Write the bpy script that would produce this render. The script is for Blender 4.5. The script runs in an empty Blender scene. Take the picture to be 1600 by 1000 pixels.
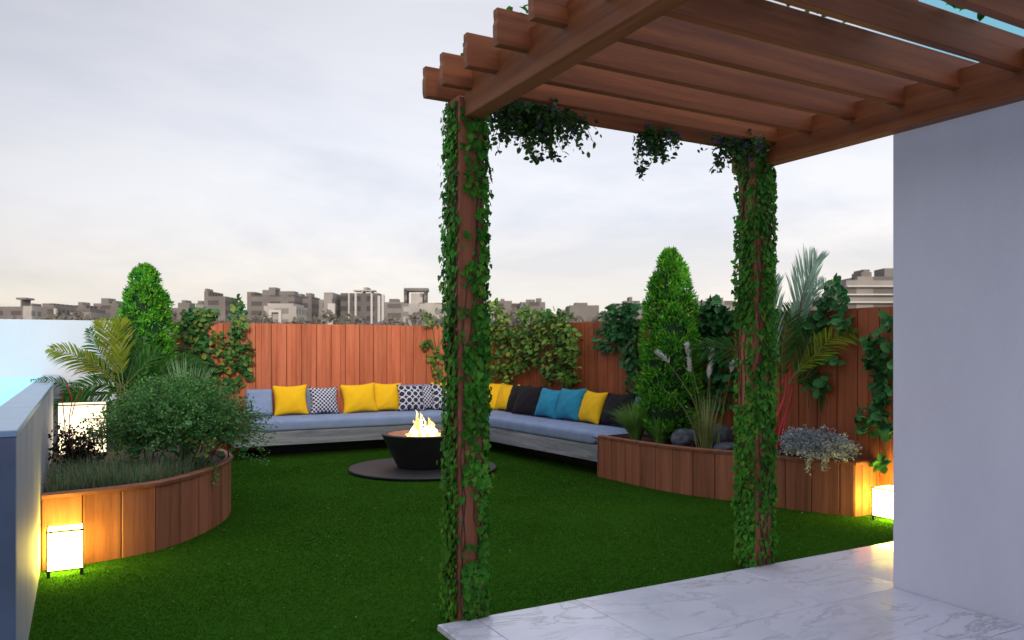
import bpy, math, random
import numpy as np
from mathutils import Vector, Matrix
random.seed(7); rng = np.random.default_rng(7)
S = bpy.context.scene; C = S.collection
R = math.radians
# ------------------------------------------------------------------ camera geometry
F, YAW, EYE, HY = 1230.0, R(28.8), 1.6, 546.0
sn, cs = math.sin(YAW), math.cos(YAW)
def at(px, py, d):                       # survey helper: a point at depth d seen at px,py of the 1600x1000 photo
    l = (px-800)/F*d
    return Vector((d*sn+l*cs, d*cs-l*sn, EYE-(py-HY)*d/F))
FA, FB = Vector((6.62, 12.95, 0)), Vector((6.90, 4.30, 0))   # right fence line
FD = (FB-FA).normalized(); FN = Vector((FD.y, -FD.x, 0))
if FN.x > 0: FN = -FN
def fence_x(y): return FA.x+(FB.x-FA.x)*(FA.y-y)/(FA.y-FB.y)
def on_right(px, py, off=0.0):
    t = (px-800)/F; ray = Vector((sn+t*cs, cs-t*sn, 0))
    p0 = FA+FN*off
    d = p0.dot(FN)/ray.dot(FN)
    return at(px, py, d)
def on_left(px, py, off=0.0):
    t = (px-800)/F
    return at(px, py, (12.95-off)/(cs-t*sn))

# ------------------------------------------------------------------ helpers
def link(o, parent=None):
    C.objects.link(o)
    if parent is not None: o.parent = parent
    return o
def tag(o, label=None, cat=None, group=None, kind=None):
    if label: o['label'] = label
    if cat: o['category'] = cat
    if group: o['group'] = group
    if kind: o['kind'] = kind
    return o
def thing(name, label, cat, loc=(0, 0, 0), group=None):
    o = bpy.data.objects.new(name, None); o.location = loc; o.empty_display_size = .1
    link(o); return tag(o, label, cat, group)
def mesh_np(name, V, faces, mat, parent=None, smooth=False, loc=None):
    me = bpy.data.meshes.new(name)
    me.from_pydata([tuple(v) for v in V], [], faces)
    me.materials.append(mat)
    if smooth: me.shade_smooth()
    me.update()
    o = bpy.data.objects.new(name, me)
    link(o, parent)
    if parent is not None and loc is None:      # vertices are given in world space
        o.matrix_parent_inverse = Matrix.Translation(-parent.location)
    return o
class MB:
    def __init__(s): s.V = []; s.F = []
    def add(s, vs, fs):
        b = len(s.V); s.V += [tuple(v) for v in vs]; s.F += [tuple(b+i for i in f) for f in fs]
    def prism(s, pts, z0, z1):
        n = len(pts)
        a = sum(pts[i][0]*pts[(i+1) % n][1]-pts[(i+1) % n][0]*pts[i][1] for i in range(n))
        if a < 0: pts = pts[::-1]
        s.add([(p[0], p[1], z0) for p in pts]+[(p[0], p[1], z1) for p in pts],
              [tuple(range(n-1, -1, -1)), tuple(range(n, 2*n))]+[(i, (i+1) % n, n+(i+1) % n, n+i) for i in range(n)])
    def box(s, x0, x1, y0, y1, z0, z1, c=0):
        if c <= 0: s.prism([(x0, y0), (x1, y0), (x1, y1), (x0, y1)], z0, z1); return
        # chamfered box
        vs = []; 
        xs, ys, zs = (x0, x1), (y0, y1), (z0, z1)
        idx = {}
        for i in (0, 1):
            for j in (0, 1):
                for k in (0, 1):
                    sx, sy, sz = (1-2*i)*c, (1-2*j)*c, (1-2*k)*c
                    for a, p in enumerate(((xs[i], ys[j]+sy, zs[k]+sz), (xs[i]+sx, ys[j], zs[k]+sz), (xs[i]+sx, ys[j]+sy, zs[k]))):
                        idx[(i, j, k, a)] = len(vs); vs.append(p)
        fs = []
        for i in (0, 1): fs.append([idx[(i, 0, 0, 0)], idx[(i, 1, 0, 0)], idx[(i, 1, 1, 0)], idx[(i, 0, 1, 0)]][::(1 if i else -1)])
        for j in (0, 1): fs.append([idx[(0, j, 0, 1)], idx[(1, j, 0, 1)], idx[(1, j, 1, 1)], idx[(0, j, 1, 1)]][::(-1 if j else 1)])
        for k in (0, 1): fs.append([idx[(0, 0, k, 2)], idx[(1, 0, k, 2)], idx[(1, 1, k, 2)], idx[(0, 1, k, 2)]][::(1 if k else -1)])
        for i in (0, 1):
            for j in (0, 1): fs.append([idx[(i, j, 0, 0)], idx[(i, j, 0, 1)], idx[(i, j, 1, 1)], idx[(i, j, 1, 0)]])
            for k in (0, 1): fs.append([idx[(i, 0, k, 0)], idx[(i, 0, k, 2)], idx[(i, 1, k, 2)], idx[(i, 1, k, 0)]])
        for j in (0, 1):
            for k in (0, 1): fs.append([idx[(0, j, k, 1)], idx[(0, j, k, 2)], idx[(1, j, k, 2)], idx[(1, j, k, 1)]])
        for i in (0, 1):
            for j in (0, 1):
                for k in (0, 1): fs.append([idx[(i, j, k, a)] for a in range(3)])
        s.add(vs, fs)
    def tube(s, path, rad, n=6):
        path = [Vector(p) for p in path]
        if not hasattr(rad, '__len__'): rad = [rad]*len(path)
        rings = []
        for i, p in enumerate(path):
            t = (path[min(i+1, len(path)-1)]-path[max(i-1, 0)]).normalized()
            a = t.cross(Vector((0, 0, 1)) if abs(t.z) < .9 else Vector((1, 0, 0))).normalized(); b = t.cross(a)
            rings.append([p+(a*math.cos(k*2*math.pi/n)+b*math.sin(k*2*math.pi/n))*rad[i] for k in range(n)])
        fs = []
        for i in range(len(path)-1):
            for k in range(n): fs.append((i*n+k, i*n+(k+1) % n, (i+1)*n+(k+1) % n, (i+1)*n+k))
        fs += [tuple(range(n)), tuple((len(path)-1)*n+k for k in range(n-1, -1, -1))]
        s.add([v for r in rings for v in r], fs)
    def lathe(s, prof, cx, cy, n=64):
        vs = [(cx+r*math.cos(k*2*math.pi/n), cy+r*math.sin(k*2*math.pi/n), z) for r, z in prof for k in range(n)]
        fs = [(i*n+k, i*n+(k+1) % n, (i+1)*n+(k+1) % n, (i+1)*n+k) for i in range(len(prof)-1) for k in range(n)]
        fs += [tuple(range(n-1, -1, -1)), tuple((len(prof)-1)*n+k for k in range(n))]
        s.add(vs, fs)
    def board(s, p, q, nrm, t, z0, z1, c=.006):      # a plank from p to q (2-D), thickness t along nrm, chamfered front edges
        p, q, nrm = Vector(p[:2]), Vector(q[:2]), Vector(nrm[:2])
        u = (q-p).normalized()
        pts = [p, p+nrm*(t-c), p+nrm*t+u*c, q+nrm*t-u*c, q+nrm*(t-c), q]
        s.prism([(a.x, a.y) for a in pts], z0, z1)
    def build(s, name, mat, parent=None, smooth=False):
        return mesh_np(name, s.V, s.F, mat, parent, smooth)

# ------------------------------------------------------------------ materials
def newmat(name):
    m = bpy.data.materials.new(name); m.use_nodes = True
    nt = m.node_tree; b = nt.nodes['Principled BSDF']
    return m, nt, b
def N(nt, t, **kw):
    n = nt.nodes.new(t)
    for k, v in kw.items():
        if k in n.inputs: n.inputs[k].default_value = v
        else: setattr(n, k, v)
    return n
def ramp(nt, fac, stops):
    r = N(nt, 'ShaderNodeValToRGB'); e = r.color_ramp.elements
    while len(e) < len(stops): e.new(.5)
    for el, (p, c) in zip(e, stops): el.position = p; el.color = (*c, 1)
    nt.links.new(fac, r.inputs[0]); return r.outputs[0]
def math_n(nt, op, a, b=None, clamp=False):
    n = N(nt, 'ShaderNodeMath', operation=op, use_clamp=clamp)
    for i, v in enumerate((a, b)):
        if v is None: continue
        if isinstance(v, (int, float)): n.inputs[i].default_value = v
        else: nt.links.new(v, n.inputs[i])
    return n.outputs[0]
def mixc(nt, fac, a, b, mode='MIX'):
    n = N(nt, 'ShaderNodeMix', data_type='RGBA', blend_type=mode)
    for i, v in ((0, fac), (6, a), (7, b)):
        if isinstance(v, (int, float)): n.inputs[i].default_value = v
        elif isinstance(v, tuple): n.inputs[i].default_value = (*v, 1)
        else: nt.links.new(v, n.inputs[i])
    return n.outputs[2]
def coord(nt, scale=(1, 1, 1), out='Object', rot=(0, 0, 0)):
    tc = N(nt, 'ShaderNodeTexCoord'); mp = N(nt, 'ShaderNodeMapping')
    mp.inputs['Scale'].default_value = scale; mp.inputs['Rotation'].default_value = rot
    nt.links.new(tc.outputs[out], mp.inputs[0]); return mp.outputs[0]
def noise(nt, vec, scale, detail=4, rough=.55, dist=0):
    n = N(nt, 'ShaderNodeTexNoise', Scale=scale, Detail=detail, Roughness=rough, Distortion=dist)
    nt.links.new(vec, n.inputs['Vector']); return n.outputs[0]
def bump(nt, b, h, strength=.3, dist=.01):
    n = N(nt, 'ShaderNodeBump', Strength=strength, Distance=dist)
    nt.links.new(h, n.inputs['Height']); nt.links.new(n.outputs[0], b.inputs['Normal'])
def island(nt):
    g = N(nt, 'ShaderNodeNewGeometry'); return g.outputs['Random Per Island']
def wood(name, dark, mid, light, axis='z', rough=.55, var=.35, fine=1.0):
    m, nt, b = newmat(name)
    k = {'x': (1.2, 26, 26), 'y': (26, 1.2, 26), 'z': (26, 26, 1.2)}[axis]
    v = coord(nt, tuple(a*fine for a in k))
    isl = island(nt)
    off = N(nt, 'ShaderNodeVectorMath', operation='ADD'); nt.links.new(v, off.inputs[0])
    cmb = N(nt, 'ShaderNodeCombineXYZ')
    for i in range(3): nt.links.new(math_n(nt, 'MULTIPLY', isl, 37.0+11*i), cmb.inputs[i])
    nt.links.new(cmb.outputs[0], off.inputs[1])
    n1 = noise(nt, off.outputs[0], .55, 3, .5, .6); n2 = noise(nt, off.outputs[0], 5.0, 6, .7, .3)
    g = math_n(nt, 'ADD', math_n(nt, 'MULTIPLY', n1, .58), math_n(nt, 'MULTIPLY', n2, .42))
    col = ramp(nt, g, [(.32, dark), (.48, mid), (.68, light)])
    hs = N(nt, 'ShaderNodeHueSaturation'); nt.links.new(col, hs.inputs['Color'])
    nt.links.new(math_n(nt, 'ADD', math_n(nt, 'MULTIPLY', isl, var), 1-var/2), hs.inputs['Value'])
    nt.links.new(hs.outputs[0], b.inputs['Base Color'])
    nt.links.new(math_n(nt, 'ADD', math_n(nt, 'MULTIPLY', n2, .3), rough-.12), b.inputs['Roughness'])
    b.inputs['Specular IOR Level'].default_value = .35
    bump(nt, b, g, .35, .006); return m
def leafmat(name, cols, rough=.45, trans=.3, spec=.4, nsc=4.0):
    m, nt, b = newmat(name)
    isl = island(nt)
    col = ramp(nt, isl, [(i/(len(cols)-1) if len(cols) > 1 else 0, c) for i, c in enumerate(cols)])
    nz = noise(nt, coord(nt), nsc, 4)
    col = mixc(nt, 1.0, col, ramp(nt, nz, [(.3, (.6, .6, .6)), (.7, (1.25, 1.25, 1.25))]), 'MULTIPLY')
    nt.links.new(col, b.inputs['Base Color'])
    b.inputs['Roughness'].default_value = rough; b.inputs['Specular IOR Level'].default_value = spec*.5
    t = N(nt, 'ShaderNodeBsdfTranslucent'); nt.links.new(col, t.inputs[0])
    mx = N(nt, 'ShaderNodeMixShader'); mx.inputs[0].default_value = trans
    nt.links.new(b.outputs[0], mx.inputs[1]); nt.links.new(t.outputs[0], mx.inputs[2])
    nt.links.new(mx.outputs[0], nt.nodes['Material Output'].inputs[0]); return m
def plain(name, col, rough=.6, nscale=8, namp=.12, bstr=.1, metallic=0, spec=.5):
    m, nt, b = newmat(name)
    nz = noise(nt, coord(nt), nscale, 6)
    lo = tuple(c*(1-namp) for c in col); hi = tuple(min(1, c*(1+namp)) for c in col)
    nt.links.new(ramp(nt, nz, [(.3, lo), (.7, hi)]), b.inputs['Base Color'])
    b.inputs['Roughness'].default_value = rough; b.inputs['Metallic'].default_value = metallic
    b.inputs['Specular IOR Level'].default_value = spec
    if bstr: bump(nt, b, nz, bstr, .01)
    return m
def fabric(name, col, amp=.12, weave=260):
    m, nt, b = newmat(name)
    v = coord(nt)
    w1 = noise(nt, coord(nt, (weave, weave, weave*.12)), 1, 2); w2 = noise(nt, coord(nt, (weave*.12, weave*.12, weave)), 1, 2)
    w = math_n(nt, 'MULTIPLY', math_n(nt, 'ADD', w1, w2), .5)
    big = noise(nt, v, 5, 3)
    g = math_n(nt, 'ADD', math_n(nt, 'MULTIPLY', w, .7), math_n(nt, 'MULTIPLY', big, .3))
    nt.links.new(ramp(nt, g, [(.35, tuple(c*(1-amp) for c in col)), (.65, tuple(min(1, c*(1+amp)) for c in col))]), b.inputs['Base Color'])
    b.inputs['Roughness'].default_value = .9; b.inputs['Specular IOR Level'].default_value = .2
    b.inputs['Sheen Weight'].default_value = .03
    bump(nt, b, math_n(nt, 'ADD', math_n(nt, 'MULTIPLY', w, .2), big), .25, .02); return m
def pattern(name, cell, bg, fg, kind):
    m, nt, b = newmat(name)
    tc = N(nt, 'ShaderNodeTexCoord'); sp = N(nt, 'ShaderNodeSeparateXYZ'); nt.links.new(tc.outputs['Object'], sp.inputs[0])
    def ring(ox, oz):
        u = math_n(nt, 'SUBTRACT', math_n(nt, 'FRACT', math_n(nt, 'ADD', math_n(nt, 'DIVIDE', sp.outputs[0], cell), 50+ox)), .5)
        w = math_n(nt, 'SUBTRACT', math_n(nt, 'FRACT', math_n(nt, 'ADD', math_n(nt, 'DIVIDE', sp.outputs[2], cell), 50+oz)), .5)
        return math_n(nt, 'SQRT', math_n(nt, 'ADD', math_n(nt, 'MULTIPLY', u, u), math_n(nt, 'MULTIPLY', w, w)))
    if kind == 'circles':
        f = math_n(nt, 'LESS_THAN', math_n(nt, 'ABSOLUTE', math_n(nt, 'SUBTRACT', ring(0, 0), .43)), .07)
    else:
        a = math_n(nt, 'GREATER_THAN', ring(0, 0), .30); c = math_n(nt, 'GREATER_THAN', ring(.5, .5), .30)
        f = math_n(nt, 'MULTIPLY', a, c)
    nt.links.new(mixc(nt, f, bg, fg), b.inputs['Base Color'])
    b.inputs['Roughness'].default_value = .9; b.inputs['Specular IOR Level'].default_value = .2
    bump(nt, b, noise(nt, coord(nt), 6, 3), .25, .02); return m
def emit(name, col, strength):
    m = bpy.data.materials.new(name); m.use_nodes = True; nt = m.node_tree; nt.nodes.clear()
    e = N(nt, 'ShaderNodeEmission'); e.inputs[0].default_value = (*col, 1); e.inputs[1].default_value = strength
    o = N(nt, 'ShaderNodeOutputMaterial'); nt.links.new(e.outputs[0], o.inputs[0]); return m

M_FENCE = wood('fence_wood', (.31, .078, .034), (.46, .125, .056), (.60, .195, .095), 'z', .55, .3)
M_FENCER = wood('fence_wood_right_shade', (.20, .050, .020), (.29, .078, .030), (.38, .115, .046), 'z', .55, .3)  # darker copy of the fence wood, right side shade put into its colour
M_PLANT = wood('planter_wood', (.16, .055, .028), (.26, .092, .05), (.36, .14, .08), 'z', .5, .25)
M_RIM = wood('planter_rim_wood', (.14, .05, .028), (.22, .08, .045), (.30, .115, .07), 'x', .5, .1)
M_POST = wood('post_wood', (.20, .065, .03), (.30, .10, .05), (.40, .15, .08), 'z', .55, .1)
M_RAFT = wood('rafter_wood', (.11, .029, .009), (.19, .054, .017), (.28, .092, .030), 'x', .5, .3)
M_BEAM = wood('beam_wood', (.11, .029, .009), (.19, .054, .017), (.28, .092, .030), 'y', .5, .3)
M_GREYX = wood('weathered_grey_wood_x', (.09, .10, .112), (.225, .24, .27), (.42, .44, .475), 'x', .7, .1, .8)
M_GREYY = wood('weathered_grey_wood_y', (.09, .10, .112), (.225, .24, .27), (.42, .44, .475), 'y', .7, .1, .8)
M_SOIL = plain('soil', (.035, .022, .015), .95, 40, .5, .8)
M_BLACK = plain('black_stone', (.012, .012, .014), .55, 5, .4, .5)
M_DISC = plain('slate_disc', (.016, .017, .021), .6, 12, .25, .15)
M_DARK = plain('dark_metal', (.02, .018, .016), .5, 10, .1, 0)
M_COPPER = plain('copper_bowl', (.42, .15, .06), .45, 9, .3, .1, .3)
M_ROCK = plain('grey_rock', (.075, .085, .11), .8, 11, .55, .9)
M_ROCKD = plain('dark_rock', (.05, .058, .07), .8, 12, .55, .9)
M_BLUEF = fabric('blue_grey_fabric', (.22, .29, .455), .22)
M_YEL = fabric('yellow_fabric', (.82, .48, .012), .08)
M_TEAL = fabric('teal_fabric', (.025, .24, .39), .25)
M_CHAR = fabric('charcoal_fabric', (.009, .008, .012), .18)
M_CIRC = pattern('circle_print_fabric', .112, (.03, .035, .07), (.62, .63, .70), 'circles')
M_LATT = pattern('lattice_print_fabric', .062, (.03, .038, .085), (.62, .64, .72), 'lattice')
M_LAMP = emit('lamp_glow', (1.0, .74, .10), 34.0)
M_LAMP2 = emit('lamp_glow_soft', (1.0, .84, .55), 2.2)
M_STEMR = plain('red_stem', (.38, .02, .02), .45, 20, .3, .1)
M_STEMG = plain('green_stem', (.10, .13, .03), .6, 20, .3, .1)
M_BARK = plain('bark', (.09, .055, .035), .9, 30, .4, .6)
M_IVY = leafmat('ivy_leaf', [(.018, .10, .010), (.036, .185, .017), (.055, .25, .024), (.10, .32, .034), (.042, .21, .02), (.062, .27, .024), (.17, .31, .04)], .55, .25, .25)
M_CLIMB = leafmat('climber_leaf', [(.025, .10, .03), (.04, .17, .05), (.065, .22, .07), (.22, .30, .05), (.035, .15, .04)], .42, .25)
M_CLIMBY = leafmat('climber_leaf_yellow', [(.03, .12, .03), (.08, .20, .035), (.25, .31, .045), (.05, .18, .04), (.13, .23, .04), (.035, .14, .04)], .42, .25)
M_CLIMBD = leafmat('climber_leaf_dark', [(.024, .095, .03), (.038, .165, .05), (.06, .21, .07), (.03, .13, .04)], .4, .2)
M_CLIMBR = leafmat('climber_leaf_round', [(.026, .11, .035), (.045, .19, .055), (.065, .24, .075), (.10, .27, .065)], .42, .22)
M_CONE = leafmat('conifer_leaf', [(.02, .16, .02), (.045, .30, .028), (.11, .44, .03), (.26, .54, .04), (.05, .34, .04)], .5, .25)
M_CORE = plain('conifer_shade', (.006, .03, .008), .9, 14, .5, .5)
M_BUSH = leafmat('bush_leaf', [(.045, .17, .045), (.085, .27, .07), (.21, .42, .13), (.13, .33, .07), (.06, .22, .06)], .5, .25)
M_PALMY = leafmat('palm_yellow', [(.14, .24, .015), (.30, .32, .02), (.07, .19, .02)], .45, .35)
M_PALMG = leafmat('palm_green', [(.018, .09, .015), (.03, .13, .02), (.06, .18, .022)], .45, .3)
M_PALMP = leafmat('palm_pale', [(.26, .42, .30), (.38, .52, .42), (.16, .33, .18)], .45, .4)
M_GRASSP = leafmat('planter_grass_blade', [(.075, .20, .09), (.13, .28, .12), (.30, .22, .15), (.07, .17, .08)], .6, .3)
M_TUFT = leafmat('tuft_blade', [(.12, .28, .05), (.20, .38, .08), (.28, .46, .14)], .5, .35)
M_SPIKE = leafmat('spiky_blade', [(.20, .34, .16), (.30, .46, .24), (.38, .54, .30)], .5, .35)
M_STALK = leafmat('grass_stalk', [(.22, .28, .08), (.34, .38, .15), (.15, .22, .07)], .5, .2)
M_PLUME = leafmat('plume', [(.80, .80, .80), (.88, .87, .85), (.66, .65, .64)], .8, .4)
M_SILVER = leafmat('silver_leaf', [(.22, .27, .30), (.34, .40, .44), (.52, .58, .62), (.16, .20, .22)], .5, .15)
M_REDL = leafmat('dark_shrub_leaf', [(.008, .022, .010), (.012, .035, .012), (.04, .012, .010)], .5, .15)
M_HANG = leafmat('hanging_leaf', [(.03, .085, .02), (.05, .13, .03), (.08, .18, .04)], .5, .3)
M_FLOW = leafmat('purple_flower', [(.10, .08, .30), (.16, .13, .42), (.08, .06, .24)], .6, .3)
M_TURF = leafmat('turf_blade', [(.024, .086, .008), (.033, .100, .009), (.046, .114, .011), (.062, .118, .013)], 1.0, .3, .0, .9)
M_SPECK = leafmat('turf_clipping', [(.10, .20, .06), (.16, .25, .12)], .8, .2)

def wallmat(name, col, rough=.6, streak=.06):
    m, nt, b = newmat(name)
    n1 = noise(nt, coord(nt, (1, 1, .35)), 1.3, 5, .6); n2 = noise(nt, coord(nt), 60, 3)
    g = math_n(nt, 'ADD', math_n(nt, 'MULTIPLY', n1, .8), math_n(nt, 'MULTIPLY', n2, .2))
    nt.links.new(ramp(nt, g, [(.32, tuple(c*(1-streak) for c in col)), (.66, tuple(min(.9, c*(1+streak)) for c in col))]), b.inputs['Base Color'])
    b.inputs['Roughness'].default_value = rough; n4 = noise(nt, coord(nt), 7, 4, .6); bump(nt, b, math_n(nt, 'ADD', math_n(nt, 'MULTIPLY', n2, .3), n4), .16, .006); return m
M_WALL = wallmat('painted_wall', (.68, .70, .86), .6, .08)
M_WHITE = wallmat('white_wall', (.56, .63, .72), .6, .05)
def parapetmat():
    m, nt, b = newmat('streaked_concrete')
    n1 = noise(nt, coord(nt, (14, 14, .5)), 1.0, 5, .65); n2 = noise(nt, coord(nt), 3, 4)
    g = math_n(nt, 'ADD', math_n(nt, 'MULTIPLY', n1, .65), math_n(nt, 'MULTIPLY', n2, .35))
    nt.links.new(ramp(nt, g, [(.30, (.19, .21, .26)), (.5, (.28, .30, .36)), (.7, (.38, .40, .45))]), b.inputs['Base Color'])
    b.inputs['Roughness'].default_value = .6; bump(nt, b, g, .2, .01); return m
M_PARA = parapetmat()
M_CAP = plain('blue_stone_cap', (.20, .32, .47), .3, 4, .15, .05)
def marble():
    m, nt, b = newmat('pale_marble')
    isl = island(nt)
    v = coord(nt)
    off = N(nt, 'ShaderNodeVectorMath', operation='ADD'); nt.links.new(v, off.inputs[0])
    cmb = N(nt, 'ShaderNodeCombineXYZ')
    nt.links.new(math_n(nt, 'MULTIPLY', isl, 23.0), cmb.inputs[0]); nt.links.new(math_n(nt, 'MULTIPLY', isl, 9.0), cmb.inputs[1])
    nt.links.new(cmb.outputs[0], off.inputs[1])
    mp = N(nt, 'ShaderNodeMapping'); mp.inputs['Rotation'].default_value = (0, 0, R(58)); mp.inputs['Scale'].default_value = (1.0, 2.6, 1)
    nt.links.new(off.outputs[0], mp.inputs[0])
    n1 = noise(nt, mp.outputs[0], 1.6, 9, .62, .8)
    vein = math_n(nt, 'ABSOLUTE', math_n(nt, 'SUBTRACT', n1, .5))
    vc = ramp(nt, vein, [(0, (.36, .35, .43)), (.010, (.50, .51, .60)), (.045, (.65, .66, .78))])
    n2 = noise(nt, off.outputs[0], 2.2, 5); n3 = noise(nt, off.outputs[0], 1.1, 4)
    vm = ramp(nt, n3, [(.42, (0, 0, 0)), (.6, (1, 1, 1))])
    cl = ramp(nt, n2, [(.3, (.57, .59, .72)), (.7, (.69, .70, .82))])
    nt.links.new(mixc(nt, vm, cl, vc), b.inputs['Base Color'])
    nt.links.new(math_n(nt, 'ADD', math_n(nt, 'MULTIPLY', n2, .2), .06), b.inputs['Roughness'])
    b.inputs['Specular IOR Level'].default_value = .6
    return m
M_MARB = marble()
M_GROUT = plain('grout', (.50, .50, .56), .8, 20, .1, 0)
def city(name, wall, win, fx=3.0, fz=3.1):
    m, nt, b = newmat(name)
    tc = N(nt, 'ShaderNodeTexCoord'); sp = N(nt, 'ShaderNodeSeparateXYZ'); nt.links.new(tc.outputs['Object'], sp.inputs[0])
    h = math_n(nt, 'ADD', sp.outputs[0], math_n(nt, 'MULTIPLY', sp.outputs[1], .8))
    u = math_n(nt, 'FRACT', math_n(nt, 'DIVIDE', math_n(nt, 'ADD', h, 300), fx)); w = math_n(nt, 'FRACT', math_n(nt, 'DIVIDE', math_n(nt, 'ADD', sp.outputs[2], 60), fz))
    f = math_n(nt, 'MULTIPLY', math_n(nt, 'GREATER_THAN', u, .42), math_n(nt, 'GREATER_THAN', w, .5))
    nz = noise(nt, coord(nt), .12, 4)
    wc = ramp(nt, nz, [(.3, tuple(c*.82 for c in wall)), (.7, tuple(c*1.15 for c in wall))])
    nt.links.new(mixc(nt, math_n(nt, 'MULTIPLY', f, .8), wc, win), b.inputs['Base Color'])
    b.inputs['Roughness'].default_value = .9; b.inputs['Specular IOR Level'].default_value = .1; return m
M_CD = city('city_dark', (.19, .174, .165), (0.083, 0.076, 0.073))  # distance haze is mixed into the grey brown city colours
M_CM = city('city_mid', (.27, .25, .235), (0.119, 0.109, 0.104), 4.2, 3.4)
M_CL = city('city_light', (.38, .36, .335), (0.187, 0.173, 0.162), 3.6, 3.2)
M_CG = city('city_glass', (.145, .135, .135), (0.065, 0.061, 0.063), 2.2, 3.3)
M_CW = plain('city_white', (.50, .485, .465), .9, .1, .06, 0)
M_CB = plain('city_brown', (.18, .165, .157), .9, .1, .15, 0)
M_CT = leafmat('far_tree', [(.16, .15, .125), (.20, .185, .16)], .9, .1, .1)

# ------------------------------------------------------------------ leaf clouds
T_OVAL = (np.array([(0, 0, 0), (.35, 0, -.06), (.75, 0, -.05), (1, 0, -.1), (.32, .5, .06), (.74, .38, .03), (.32, -.5, .06), (.74, -.38, .03)]),
          [(0, 1, 4), (0, 6, 1), (1, 2, 5, 4), (1, 6, 7, 2), (2, 3, 5), (2, 7, 3)])
T_IVY = (np.array([(.36, 0, -.05), (0, 0, 0), (-.14, .28, .02), (.10, .55, .06), (.38, .34, .0), (.55, .42, .05), (.62, .2, .0), (1.02, 0, .04),
                   (.62, -.2, 0), (.55, -.42, .05), (.38, -.34, 0), (.10, -.55, .06), (-.14, -.28, .02)]),
         [(0, i, i+1) for i in range(1, 12)]+[(0, 12, 1)])
T_DIA = (np.array([(0, 0, 0), (.45, .5, .05), (1, 0, 0), (.45, -.5, .05)]), [(0, 3, 2, 1)])
T_ROUND = (np.array([(0, 0, 0), (.15, .36, .04), (.5, .5, .06), (.85, .36, .04), (1, 0, -.03), (.85, -.36, .04), (.5, -.5, .06), (.15, -.36, .04), (.5, 0, -.04)]),
           [(8, i, i+1) for i in range(0, 7)]+[(8, 7, 0)])
T_TRI = (np.array([(0, .5, 0), (0, -.5, 0), (1, 0, .12)]), [(0, 1, 2)])
def unit(a): return a/np.maximum(np.linalg.norm(a, axis=-1, keepdims=True), 1e-9)
def leaves(name, P, D, Nn, L, W, tpl, mat, parent=None):
    P, D, Nn = (np.asarray(a, float) for a in (P, D, Nn)); n = len(P)
    D = unit(D); Sd = unit(np.cross(D, Nn)); Nn = np.cross(Sd, D)
    L = np.broadcast_to(L, (n,)); W = np.broadcast_to(W, (n,))
    T, Fc = tpl; k = len(T)
    V = P[:, None, :]+D[:, None, :]*(T[None, :, 0:1]*L[:, None, None])+Sd[:, None, :]*(T[None, :, 1:2]*W[:, None, None])+Nn[:, None, :]*(T[None, :, 2:3]*L[:, None, None])
    V = V.reshape(-1, 3)
    cnt = np.array([len(f) for f in Fc]); flat = np.concatenate([np.array(f) for f in Fc])
    loops = (flat[None, :]+(np.arange(n)*k)[:, None]).ravel(); tot = np.tile(cnt, n)
    starts = np.concatenate([[0], np.cumsum(tot)[:-1]])
    me = bpy.data.meshes.new(name)
    me.vertices.add(len(V)); me.vertices.foreach_set('co', V.astype(np.float32).ravel())
    me.loops.add(len(loops)); me.loops.foreach_set('vertex_index', loops.astype(np.int32))
    me.polygons.add(len(tot)); me.polygons.foreach_set('loop_start', starts.astype(np.int32))
    try: me.polygons.foreach_set('loop_total', tot.astype(np.int32))
    except Exception: pass
    me.update(calc_edges=True); me.validate(); me.materials.append(mat)
    o = bpy.data.objects.new(name, me); link(o, parent)
    if parent is not None: o.matrix_parent_inverse = Matrix.Translation(-parent.location)
    return o
def rnd_dirs(n): return unit(rng.normal(size=(n, 3)))
def blades(name, P, H, lean, W, mat, parent=None, seg=4, droop=1.0):
    """arching grass blades: root P, length H, horizontal lean vector"""
    n = len(P); P = np.asarray(P, float); H = np.broadcast_to(H, (n,)); W = np.broadcast_to(W, (n,)); lean = np.asarray(lean, float)
    side = unit(np.stack([-lean[:, 1], lean[:, 0], np.zeros(n)], 1)+1e-6)
    V = np.zeros((n, seg+1, 2, 3))
    for i in range(seg+1):
        t = i/seg
        c = P+lean*(H*t**1.6)[:, None]; c[:, 2] += H*(t-droop*.38*t**3*np.linalg.norm(lean, axis=1))
        w = W*(1-t**1.5)*.5+.0004
        V[:, i, 0] = c+side*w[:, None]; V[:, i, 1] = c-side*w[:, None]
    V = V.reshape(-1, 3); fs = []
    base = np.arange(n)*(seg+1)*2
    loops = np.concatenate([np.stack([base+2*i, base+2*i+1, base+2*i+3, base+2*i+2], 1) for i in range(seg)], 1).ravel()
    me = bpy.data.meshes.new(name)
    me.vertices.add(len(V)); me.vertices.foreach_set('co', V.astype(np.float32).ravel())
    me.loops.add(len(loops)); me.loops.foreach_set('vertex_index', loops.astype(np.int32))
    me.polygons.add(n*seg); me.polygons.foreach_set('loop_start', (np.arange(n*seg)*4).astype(np.int32))
    try: me.polygons.foreach_set('loop_total', np.full(n*seg, 4, np.int32))
    except Exception: pass
    me.update(calc_edges=True); me.validate(); me.materials.append(mat)
    o = bpy.data.objects.new(name, me); link(o, parent)
    if parent is not None: o.matrix_parent_inverse = Matrix.Translation(-parent.location)
    return o
def smooth_path(pts, k=8):
    pts = [Vector(p) for p in pts]; P = [pts[0]*2-pts[1]]+pts+[pts[-1]*2-pts[-2]]; out = []
    for i in range(1, len(P)-2):
        for j in range(k):
            t = j/k; a, b, c, d = P[i-1], P[i], P[i+1], P[i+2]
            out.append(.5*((2*b)+(c-a)*t+(2*a-5*b+4*c-d)*t*t+(3*b-a-3*c+d)*t**3))
    return out+[pts[-1]]
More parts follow.
